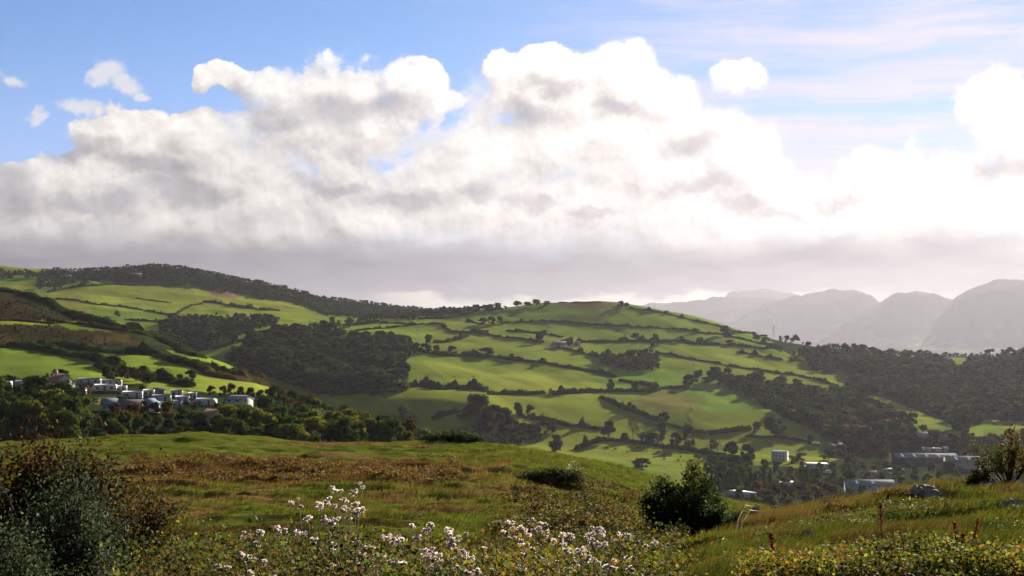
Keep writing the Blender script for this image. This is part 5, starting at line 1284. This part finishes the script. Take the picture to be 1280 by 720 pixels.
SP = [
 (430, 609, 9.6, 5, 'tallest white headed plant, standing up before the slope'), (438, 617, 9.4, 4, 'second tall white headed plant beside the tallest one'),
 (380, 628, 9.2, 5, 'white headed plant at the left shoulder of the clump'), (392, 632, 9.0, 4, 'pinkish headed plant just right of the left shoulder'),
 (352, 652, 8.8, 4, 'white heads low on the left side of the clump'), (368, 664, 8.4, 4, 'dull white heads below the left shoulder'), (320, 664, 8.8, 2, 'lone dull white head at the left end'),
 (420, 668, 8.2, 3, 'single fluffy head in the middle of yellow leaves'), (446, 650, 9.0, 4, 'greyish heads below the tallest plant'), (468, 668, 8.4, 2, 'two small white heads right of the yellow leaves'),
 (496, 672, 8.6, 4, 'sprawling white heads left of the bright cluster'), (530, 655, 9.4, 7, 'upright bright cluster of white heads in mid clump'), (538, 668, 8.8, 6, 'dense white heads at the foot of the bright cluster'), (552, 672, 8.8, 5, 'white heads right of the bright cluster'), (512, 684, 8.0, 5, 'trailing white heads below the bright cluster'),
 (570, 674, 8.8, 3, 'few white heads on thin stems right of mid clump'), (592, 664, 9.2, 2, 'small pair of heads on a thin stem'), (644, 646, 9.6, 3, 'white heads raised above rusty leaves'), (656, 650, 9.4, 3, 'round white head beside the raised ones'), (642, 660, 9.0, 4, 'flat white head in rusty leaves'), (668, 654, 9.4, 3, 'far white head right of the rusty leaves'),
 (660, 686, 8.4, 6, 'big creamy cluster low in the right half'), (690, 682, 8.6, 4, 'white heads right of the creamy cluster'), (704, 662, 9.2, 3, 'white head left of the right hand group'), (718, 660, 9.2, 4, 'white heads in the right hand group'), (738, 660, 9.3, 6, 'fluffy top of the right hand group'), (748, 668, 9.0, 5, 'lower heads of the right hand group'), (763, 666, 9.2, 5, 'last bright head at the right end of the clump'),
 (726, 684, 8.6, 2, 'small white head under the right hand group'), (416, 706, 7.8, 5, 'white heads at the bottom edge left of centre'), (404, 690, 8.0, 3, 'grey heads near the bottom left of centre'), (770, 700, 8.4, 4, 'small pale heads at the bottom right end'), (300, 700, 8.0, 2, 'single pale head near the bottom left'), (606, 706, 7.8, 3, 'creamy heads among lime green leaves at the bottom'), (560, 690, 8.2, 3, 'thin dull heads below the middle of the clump'), (700, 700, 8.2, 3, 'dull heads at the bottom of the right half'),
]
for i, (px, pt, Y, n, lab) in enumerate(SP): seed_plant(px, pt, Y, n, lab, seed=700 + i, spread=.075 + .014 * n)

# dark red dock stalks
def dock(px, pyt, pyb, label, n=2, seed=1, ymin=7, ymax=30):
    g = np.random.default_rng(seed)
    x, y, z = hit(px, min(pyb, 719), ymin, ymax)
    h = (pyb - pyt) * y / FPX + .02
    r = empty('dock_plant', (x, y, z), 0, label, 'wild plant', 'dead dock stalks in the right hand turf')
    mb = MB(); SV, SQ, so_, SCs = [], [], 0, []
    for i in range(n):
        dx = (i - (n - 1) / 2) * .05; hh = h * (1 if i == 0 else g.uniform(.7, .95)); ln = g.normal() * .08 - .05
        P = [np.array((dx, 0, -.02)), np.array((dx + ln * hh * .3, 0, hh * .5)), np.array((dx + ln * hh, 0, hh))]
        mb.tube(P, [.006, .005, .002], 6, (.055, .016, .012))
        for s in range(5):
            t = g.uniform(.45, .85); p = P[1] + (P[2] - P[1]) * (t - .5) * 2 if t > .5 else P[0] + (P[1] - P[0]) * t * 2
            q = p + np.array([g.choice([-1, 1]) * g.uniform(.015, .04), g.normal() * .02, .05]); mb.tube([p, q], [.003, .0015], 4, (.055, .016, .012))
        k = 260; t = g.uniform(.42, 1, k)[:, None]
        C = P[1] + (P[2] - P[1]) * (t - .5) * 2 + g.normal(size=(k, 3)) * np.array([.016, .014, .01]) * (1.25 - t)*1.6
        V, Q = leaf_quads(C, unit(g.normal(size=(k, 3))), .014, 1.2, g); SV.append(V); SQ.append(Q + so_); so_ += len(V)
        SCs.append(np.repeat(np.array((.07, .018, .012)) * g.uniform(.5, 1.5, (k, 1)), 4, 0))
    obj('stalks', mb.mesh('stalks', [M['bark']]), r)
    obj('seeds', mesh_from('seeds', np.concatenate(SV), np.concatenate(SQ), None, np.concatenate(SCs), [M['leafn']]), r)
dock(1102, 631, 676, 'dark red leaning dock stalk nearest the hill brow', 1, 1); dock(1200, 656, 716, 'pair of tall dark red dock stalks near the bottom right', 2, 2); dock(1216, 652, 712, 'thin dock stalk right of the tall pair', 1, 3); dock(967, 670, 704, 'dark dock stalk in the grass left of the bramble corner', 1, 4)

# pale bleached stems arching from the dark bush
for i, (a, b) in enumerate([((912, 650), (930, 628)), ((917, 656), (936, 634))]):
    x, y, z = hit(a[0], 668, 18, 45); h = (668 - b[1]) * y / FPX; w_ = (b[0] - a[0]) * y / FPX
    mb = MB(); mb.tube([(x, y - .4, z), (x + w_ * .3, y - .4, z + h * .6), (x + w_ * .8, y - .4, z + h), (x + w_ * 1.5, y - .4, z + h * .95)], [.006, .006, .005, .003], 5, (.42, .38, .28))
    tag(obj('dry_stem', mb.mesh('dry_stem', [M['bark']])), ['upper bleached grass stem arching out of the evergreen bush', 'lower bleached grass stem arching out of the evergreen bush'][i], 'stem')

# limestone outcrops
def rock(px, py, wpx, hpx, label, seed, ymin=12, ymax=60):
    g = np.random.default_rng(seed)
    x, y, z = hit(px, py, ymin, ymax); w = wpx * y / FPX; h = hpx * y / FPX
    import bmesh
    bm = bmesh.new(); bmesh.ops.create_icosphere(bm, subdivisions=4, radius=1.0)
    for v in bm.verts:
        p = np.array(v.co)
        q = np.round(p * 2.2 + fbm(p[:1] * 3 + seed, p[1:2] * 3 + p[2:] * 2, 2, seed)[0] * 1.4) / 2.2
        p = p * .55 + q * .45
        nn = fbm(p[:1] * 4 + p[2:] * 3 + seed, p[1:2] * 4 - p[2:] * 2, 4, seed)[0]
        p = p * (.75 + .5 * nn)
        v.co = (p[0] * w / 2, p[1] * w * .4, p[2] * h * .9)
    me = bpy.data.meshes.new('rock'); bm.to_mesh(me); bm.free(); me.materials.append(M['rock'])
    o = obj('rock', me, None, (x, y, z - h * .25), g.uniform(0, .6)); tag(o, label, 'rock', 'limestone rocks in the turf')
m, nt, out = new_mat('limestone')
rr_ = N(nt, 'ShaderNodeRGB'); rr_.outputs[0].default_value = (.12, .115, .11, 1)
c, no = col_noise(nt, rr_.outputs[0], 9., .5, detail=8)
p = N(nt, 'ShaderNodeBsdfPrincipled', i={'Roughness': .9, 'Specular IOR Level': .2}); nt.links.new(c, p.inputs['Base Color'])
bp = N(nt, 'ShaderNodeBump', i={'Strength': .9, 'Distance': .05}); nt.links.new(no.outputs[0], bp.inputs['Height']); nt.links.new(bp.outputs[0], p.inputs['Normal']); nt.links.new(p.outputs[0], out.inputs[0])
M['rock'] = m
rock(1152, 618, 44, 14, 'grey rock breaking the brow left of centre between two tufts', 11); rock(1230, 611, 40, 13, 'grey rock below the hawthorn', 12); rock(944, 646, 16, 16, 'dark rock just right of the evergreen bush', 13)
rock(1264, 636, 30, 14, 'grey rock sunk in the turf near the right edge', 14); rock(1120, 640, 22, 8, 'low pale stone in the middle of the right hand turf', 15); rock(1010, 668, 18, 7, 'low stone in the grass below the brow', 16)
# ---------------------------------------------------------------- sky
EXPO = 2.6
world = bpy.data.worlds.new("World"); SC.world = world; world.use_nodes = True
world.cycles.sampling_method = 'MANUAL'; world.cycles.sample_map_resolution = 256
wt = world.node_tree; wt.nodes.clear()
WL = wt.links.new

def azel(px, py):
    k = float(kray(py)); u = float(uray(px, py))
    return math.atan2(u, 1.0), math.atan2(k, math.hypot(1, u))

def wm(op, a, b=None, c=None, clamp=False):
    n = wt.nodes.new('ShaderNodeMath'); n.operation = op; n.use_clamp = clamp
    for i, v in enumerate((a, b, c)):
        if v is None: continue
        if isinstance(v, (int, float)): n.inputs[i].default_value = v
        else: WL(v, n.inputs[i])
    return n.outputs[0]

def wv(op, a, b=None, s=None):
    n = wt.nodes.new('ShaderNodeVectorMath'); n.operation = op
    for i, v in enumerate((a, b)):
        if v is None: continue
        if isinstance(v, (tuple, list)): n.inputs[i].default_value = v
        else: WL(v, n.inputs[i])
    if s is not None:
        if isinstance(s, (int, float)): n.inputs['Scale'].default_value = s
        else: WL(s, n.inputs['Scale'])
    return n.outputs['Value'] if op in ('DOT_PRODUCT', 'LENGTH', 'DISTANCE') else n.outputs['Vector']

def wsm(x, a, b):          # smoothstep
    n = wt.nodes.new('ShaderNodeMapRange'); n.interpolation_type = 'SMOOTHSTEP'
    n.inputs[1].default_value = a; n.inputs[2].default_value = b
    WL(x, n.inputs[0]); return n.outputs[0]

def wnoise(vec, scale, detail=5, rough=.55, color=False, dist=0.0):
    n = wt.nodes.new('ShaderNodeTexNoise'); n.inputs['Scale'].default_value = scale; n.inputs['Detail'].default_value = detail
    n.inputs['Roughness'].default_value = rough; n.inputs['Distortion'].default_value = dist
    WL(vec, n.inputs['Vector']); return n.outputs[1] if color else n.outputs[0]

def wmix(f, a, b):
    n = wt.nodes.new('ShaderNodeMix'); n.data_type = 'RGBA'
    if isinstance(f, (int, float)): n.inputs[0].default_value = f
    else: WL(f, n.inputs[0])
    for i, v in ((6, a), (7, b)):
        if isinstance(v, (tuple, list)): n.inputs[i].default_value = (*v, 1)
        else: WL(v, n.inputs[i])
    return n.outputs[2]

def srgb(r, g, b):
    f = lambda c: (c / 255 / 12.92) if c / 255 <= .04045 else ((c / 255 + .055) / 1.055) ** 2.4
    return (f(r), f(g), f(b))

tcw = wt.nodes.new('ShaderNodeTexCoord')
D = tcw.outputs['Generated']
sep = wt.nodes.new('ShaderNodeSeparateXYZ'); WL(D, sep.inputs[0])
az = wm('ARCTAN2', sep.outputs[0], sep.outputs[1])
el = wm('ARCSINE', sep.outputs[2])
cb = wt.nodes.new('ShaderNodeCombineXYZ'); WL(az, cb.inputs[0]); WL(el, cb.inputs[1])
P0 = cb.outputs[0]

def blob_set(P, blobs, k=.25):
    acc = None
    for (px, py, rx, ry) in blobs:
        a, e = azel(px, py)
        q = wv('SUBTRACT', P, (a, e, 0)); q = wv('MULTIPLY', q, (FPX / rx, FPX / ry, 0))
        v = wm('SUBTRACT', 1.0, wv('LENGTH', q))
        acc = v if acc is None else wm('SMOOTH_MAX', acc, v, k)
    return acc
# the photograph's own cloud masses, given by bearing and height
CUMULUS = [
 (262,102,24,26),(300,96,48,28),(345,108,60,38),(402,100,48,30),(450,106,60,38),(500,92,48,30),(530,112,48,38),(556,138,32,30),(400,150,120,50),(490,150,90,40),
 (108,168,26,26),(150,160,44,40),(185,175,70,50),(240,160,45,30),(250,195,120,55),(150,235,130,55),(60,222,66,36),(20,245,70,45),(300,230,100,55),(432,205,70,30),(400,190,50,24),
 (340,262,140,50),(480,268,130,42),(560,225,90,38),(600,212,50,28),(620,262,90,42),
 (628,84,34,28),(682,78,52,26),(724,88,55,32),(780,108,60,38),(700,130,110,55),(840,128,52,36),(775,175,150,62),(885,162,72,42),(935,185,60,48),(680,205,120,60),(830,215,150,62),(965,222,62,46),(900,258,130,52),(760,268,170,46),(1000,250,72,42),
 (930,98,40,21),(905,88,22,14),
 (1078,196,42,34),(1115,232,95,52),(1045,275,95,42),(1185,255,95,44),(1150,292,130,42),(1252,132,52,36),(1236,152,46,36),(1268,182,42,52),(1235,242,75,52),(1285,272,85,52),(1330,200,90,80),(1400,230,120,90),(-60,230,80,60),(40,288,130,34),(220,290,130,30),(400,302,120,24),(560,302,110,24),(720,305,120,22),(900,305,120,24),
]
WISPS = [(540,185,110,26),(598,140,36,60),(360,170,60,24),(470,190,60,20),(12,99,22,11),(135,92,24,20),(158,108,26,16),(176,122,18,10),(46,146,17,11),(100,135,40,14)]
SHADES = [  # grey undersides
 (300,118,26,26),(420,140,75,34),(480,135,70,26),(350,150,50,22),(235,242,78,22),(85,186,44,18),(8,232,48,46),(120,250,90,18),(190,215,50,14),
 (865,178,52,20),(668,246,42,18),(740,258,50,14),(870,238,70,16),(920,262,60,18),(700,110,40,16),(660,140,60,22),(1262,212,52,20),(1040,248,44,9),(1230,300,60,16),(1160,305,50,14),(500,250,60,14),(420,235,50,12),(600,240,40,12),(1050,292,40,10),(990,275,60,12),
 (780,140,60,14)]

def cloud_field(P, Dv, fine=True):
    w1 = wv('SCALE', wv('SUBTRACT', wnoise(Dv, 11, 3, .5, True), (.5, .5, .5)), None, .060)
    w2 = wv('SCALE', wv('SUBTRACT', wnoise(Dv, 42, 5, .6, True), (.5, .5, .5)), None, .026)
    Pw = wv('ADD', P, wv('ADD', w1, w2))
    b = blob_set(Pw, CUMULUS, .22)
    nb = wnoise(Dv, 26, 8, .66)
    nc = wnoise(Dv, 95, 6, .6)
    vo = wt.nodes.new('ShaderNodeTexVoronoi'); vo.feature = 'F1'; vo.inputs['Scale'].default_value = 30; vo.inputs['Detail'].default_value = 1.0; vo.inputs['Roughness'].default_value = .5
    WL(wv('ADD', Dv, wv('SCALE', wv('SUBTRACT', wnoise(Dv, 20, 4, .6, True), (.5, .5, .5)), None, .03)), vo.inputs['Vector'])
    b = wm('ADD', b, wm('MULTIPLY', wm('SUBTRACT', .70, vo.outputs['Distance']), .50))
    return wm('ADD', b, wm('ADD', wm('MULTIPLY', wm('SUBTRACT', nb, .5), .62), wm('MULTIPLY', wm('SUBTRACT', nc, .5), .35))), Pw

fld, Pw = cloud_field(P0, D)
# light on the billows: compare the field with itself a little way toward the sun
sd = Vector((math.sin(SUN_AZ) * math.cos(SUN_EL), math.cos(SUN_AZ) * math.cos(SUN_EL), math.sin(SUN_EL)))
off = (.55 * .011, .85 * .011, 0)
Dn = wv('ADD', D, (off[0], 0, off[1]))
Dn2 = wv('ADD', D, (off[0] * .4, 0, off[1] * .4))
bill_a = wnoise(D, 11, 8, .58); bill_b = wnoise(Dn, 11, 8, .58)
bill_c = wnoise(D, 60, 6, .62); bill_d = wnoise(Dn2, 60, 6, .62)
offP = (.012, .016, 0)
fld1, _ = cloud_field(wv('ADD', P0, offP), wv('ADD', D, (.012, 0, .016)))
model = wm('MAXIMUM', wm('MINIMUM', wm('MULTIPLY', wm('SUBTRACT', fld, fld1), .62), .45), -.55)
emboss = wm('ADD', wm('ADD', model, wm('MULTIPLY', wm('SUBTRACT', bill_a, bill_b), 2.6)), wm('MULTIPLY', wm('SUBTRACT', bill_c, bill_d), 1.3))
low = wsm(el, azel(640, 215)[1], azel(640, 285)[1])
fldl = wm('ADD', fld, wm('MULTIPLY', low, .75))
softn = wm('ADD', wm('MULTIPLY', wsm(az, -.05, .24), .55), wm('MULTIPLY', wsm(wnoise(D, 9, 4, .5), .42, .62), .6), None, True)
softn = wm('ADD', softn, low, None, True)
alpha = wm('ADD', wm('MULTIPLY', wsm(fldl, .02, .16), wm('SUBTRACT', 1.0, softn)), wm('MULTIPLY', wsm(fldl, -.16, .48), softn))
thick = wsm(fld, .15, .9)
Ps = wv('ADD', P0, wv('SCALE', wv('SUBTRACT', wnoise(D, 24, 5, .6, True), (.5, .5, .5)), None, .05))
shade = wsm(wm('ADD', blob_set(Ps, SHADES, .15), wm('MULTIPLY', wm('SUBTRACT', wnoise(D, 17, 7, .6), .5), .9)), -.15, .75)

sunang = wm('ARCCOSINE', wv('DOT_PRODUCT', D, tuple(sd)))
warm = wsm(sunang, .75, .12)      # nearer the sun

sky = wt.nodes.new('ShaderNodeTexSky'); sky.sky_type = 'NISHITA'; sky.sun_disc = False
sky.sun_elevation = SUN_EL; sky.sun_rotation = SUN_AZ
sky.altitude = 100; sky.air_density = .24; sky.dust_density = 0.0; sky.ozone_density = 3.0
SKS = .05
K = 1.0 / (2 ** EXPO)
blue = wv('MULTIPLY', wv('SCALE', sky.outputs[0], None, SKS), (.93, 1.08, .97))
# high veil of cirrus, drawn out along the wind, thicker toward the sun
stv = wv('MULTIPLY', P0, (5.0, 62.0, 1.0))
stv = wv('ADD', stv, wv('SCALE', wnoise(D, 5, 3, .5, True), None, 1.6))
streak = wsm(wnoise(stv, 1.0, 6, .6), .30, .72)
veil = wm('MULTIPLY', wm('ADD', .15, wm('MULTIPLY', streak, .85)), wsm(az, -.10, .22))
veil2 = wm('ADD', veil, wm('MULTIPLY', wsm(el, .24, .06), .38), None, True)
veilc = tuple(c * K for c in srgb(240, 230, 236))
col = wmix(wm('MULTIPLY', veil2, .88), blue, veilc)
# thin wisps
wis = wsm(wm('ADD', blob_set(wv('ADD', P0, wv('SCALE', wv('SUBTRACT', wnoise(D, 30, 5, .6, True), (.5, .5, .5)), None, .035)), WISPS, .2), wm('MULTIPLY', wm('SUBTRACT', wnoise(D, 60, 5, .65), .5), 1.0)), .0, .7)
col = wmix(wm('MULTIPLY', wis, .85), col, tuple(c * K for c in srgb(246, 244, 248)))
# grey stratus deck low over the land, with a bright gap beneath it
_, e0 = azel(640, 372); _, e1 = azel(640, 350); _, e2 = azel(640, 312); _, e3 = azel(640, 246)
elw = wm('ADD', el, wm('ADD', wm('MULTIPLY', wm('SUBTRACT', wnoise(wv('MULTIPLY', D, (1, 1, 2.6)), 13, 7, .62), .5), .060), wm('MULTIPLY', wm('SUBTRACT', wnoise(D, 5, 3, .5), .5), .04)))
deck = wm('MULTIPLY', wsm(elw, e3, e2), 1.0)
gap = wsm(elw, e1 - .004, e0 - .002)
gapaz = wm('MULTIPLY', wsm(az, -.13, -.05), wsm(az, .30, .12))
dn = wsm(wnoise(wv('MULTIPLY', D, (1, 1, 4.5)), 15, 7, .6), .28, .74)
deck_l = wmix(dn, tuple(c * K for c in srgb(78, 92, 118)), tuple(c * K for c in srgb(142, 146, 158)))
deck_r = wmix(dn, tuple(c * K for c in srgb(112, 110, 120)), tuple(c * K for c in srgb(168, 160, 160)))
deckc = wmix(wsm(az, -.25, .25), deck_l, deck_r)
deckc = wmix(wm('MULTIPLY', gap, wm('MULTIPLY', gapaz, 1.0)), deckc, tuple(c * K * 1.5 for c in srgb(250, 238, 215)))
# cumulus
bright = wm('ADD', wm('ADD', .86, wm('MULTIPLY', emboss, .60)), wm('MULTIPLY', warm, .42))
lit = wv('SCALE', wmix(warm, tuple(c * K for c in srgb(254, 249, 243)), tuple(c * K for c in srgb(255, 247, 241))), None, bright)
shc = wmix(wsm(az, -.3, .25), tuple(c * K for c in srgb(168, 168, 177)), tuple(c * K for c in srgb(190, 180, 182)))
shc = wv('SCALE', shc, None, wm('ADD', 1.0, wm('MULTIPLY', emboss, .35)))
cum = wmix(wm('MULTIPLY', shade, wm('SUBTRACT', .74, wm('MULTIPLY', wsm(az, -.1, .2), .12))), lit, shc)
edge_t = wm('MULTIPLY', wsm(el, .26, .05), .12)
col = wmix(deck, col, deckc)
_, c0 = azel(640, 336); _, c1 = azel(640, 282)
els = wm('ADD', el, wm('MULTIPLY', wm('SUBTRACT', wnoise(D, 8, 4, .5), .5), .05))
alpha = wm('MULTIPLY', alpha, wsm(els, c0, c1))
col = wmix(alpha, col, cum)
# scattered cloud for the rest of the sky dome, out of the view
rest = wm('MULTIPLY', wsm(wnoise(D, 4.5, 7, .6), .50, .64), wsm(wm('ABSOLUTE', az), .42, .62))
col = wmix(rest, col, tuple(c * K * .95 for c in srgb(190, 195, 205)))
bg = wt.nodes.new('ShaderNodeBackground'); WL(col, bg.inputs[0]); bg.inputs[1].default_value = 1.0
wo = wt.nodes.new('ShaderNodeOutputWorld'); WL(bg.outputs[0], wo.inputs[0])

# ---------------------------------------------------------------- sun, air, camera
sl = bpy.data.lights.new('sun', 'SUN'); sl.energy = 5.0; sl.angle = R(.6); sl.color = (1.0, .91, .77)
so = link(bpy.data.objects.new('sun', sl)); so.rotation_euler = (-sd).to_track_quat('-Z', 'Y').to_euler(); so.location = (800, 1500, 900)

HZ = 0.46e-4
mb = MB(); mb.box(-42000, 42000, -42000, 42000, -3, 1300)
m, nt, out = new_mat('haze')
pv = N(nt, 'ShaderNodeVolumePrincipled', i={'Density': HZ, 'Anisotropy': .47})
pv.inputs['Color'].default_value = (.130, .130, .154, 1)
nt.links.new(pv.outputs[0], out.inputs['Volume'])
hz = obj('haze', mb.mesh('haze', [m], col=False)); tag(hz, kind='stuff')

cd = bpy.data.cameras.new('camera'); cd.sensor_width = 36.0; cd.lens = 36.0 * FPX / 1280.0
cd.clip_start = .1; cd.clip_end = 120000
co = link(bpy.data.objects.new('camera', cd)); co.location = (0, 0, CZ); co.rotation_euler = (R(90) + PHI, 0, 0)
SC.camera = co
SC.view_settings.view_transform = 'Standard'; SC.view_settings.look = 'None'; SC.view_settings.exposure = EXPO; SC.view_settings.gamma = 1.0
SC.view_settings.use_curve_mapping = False
SC.render.engine = 'CYCLES'
cy = SC.cycles
cy.max_bounces = 5; cy.diffuse_bounces = 2; cy.glossy_bounces = 1; cy.transmission_bounces = 3; cy.volume_bounces = 0; cy.transparent_max_bounces = 4
cy.use_denoising = True; cy.use_adaptive_sampling = True; cy.adaptive_threshold = .02
cy.sample_clamp_indirect = 4.0
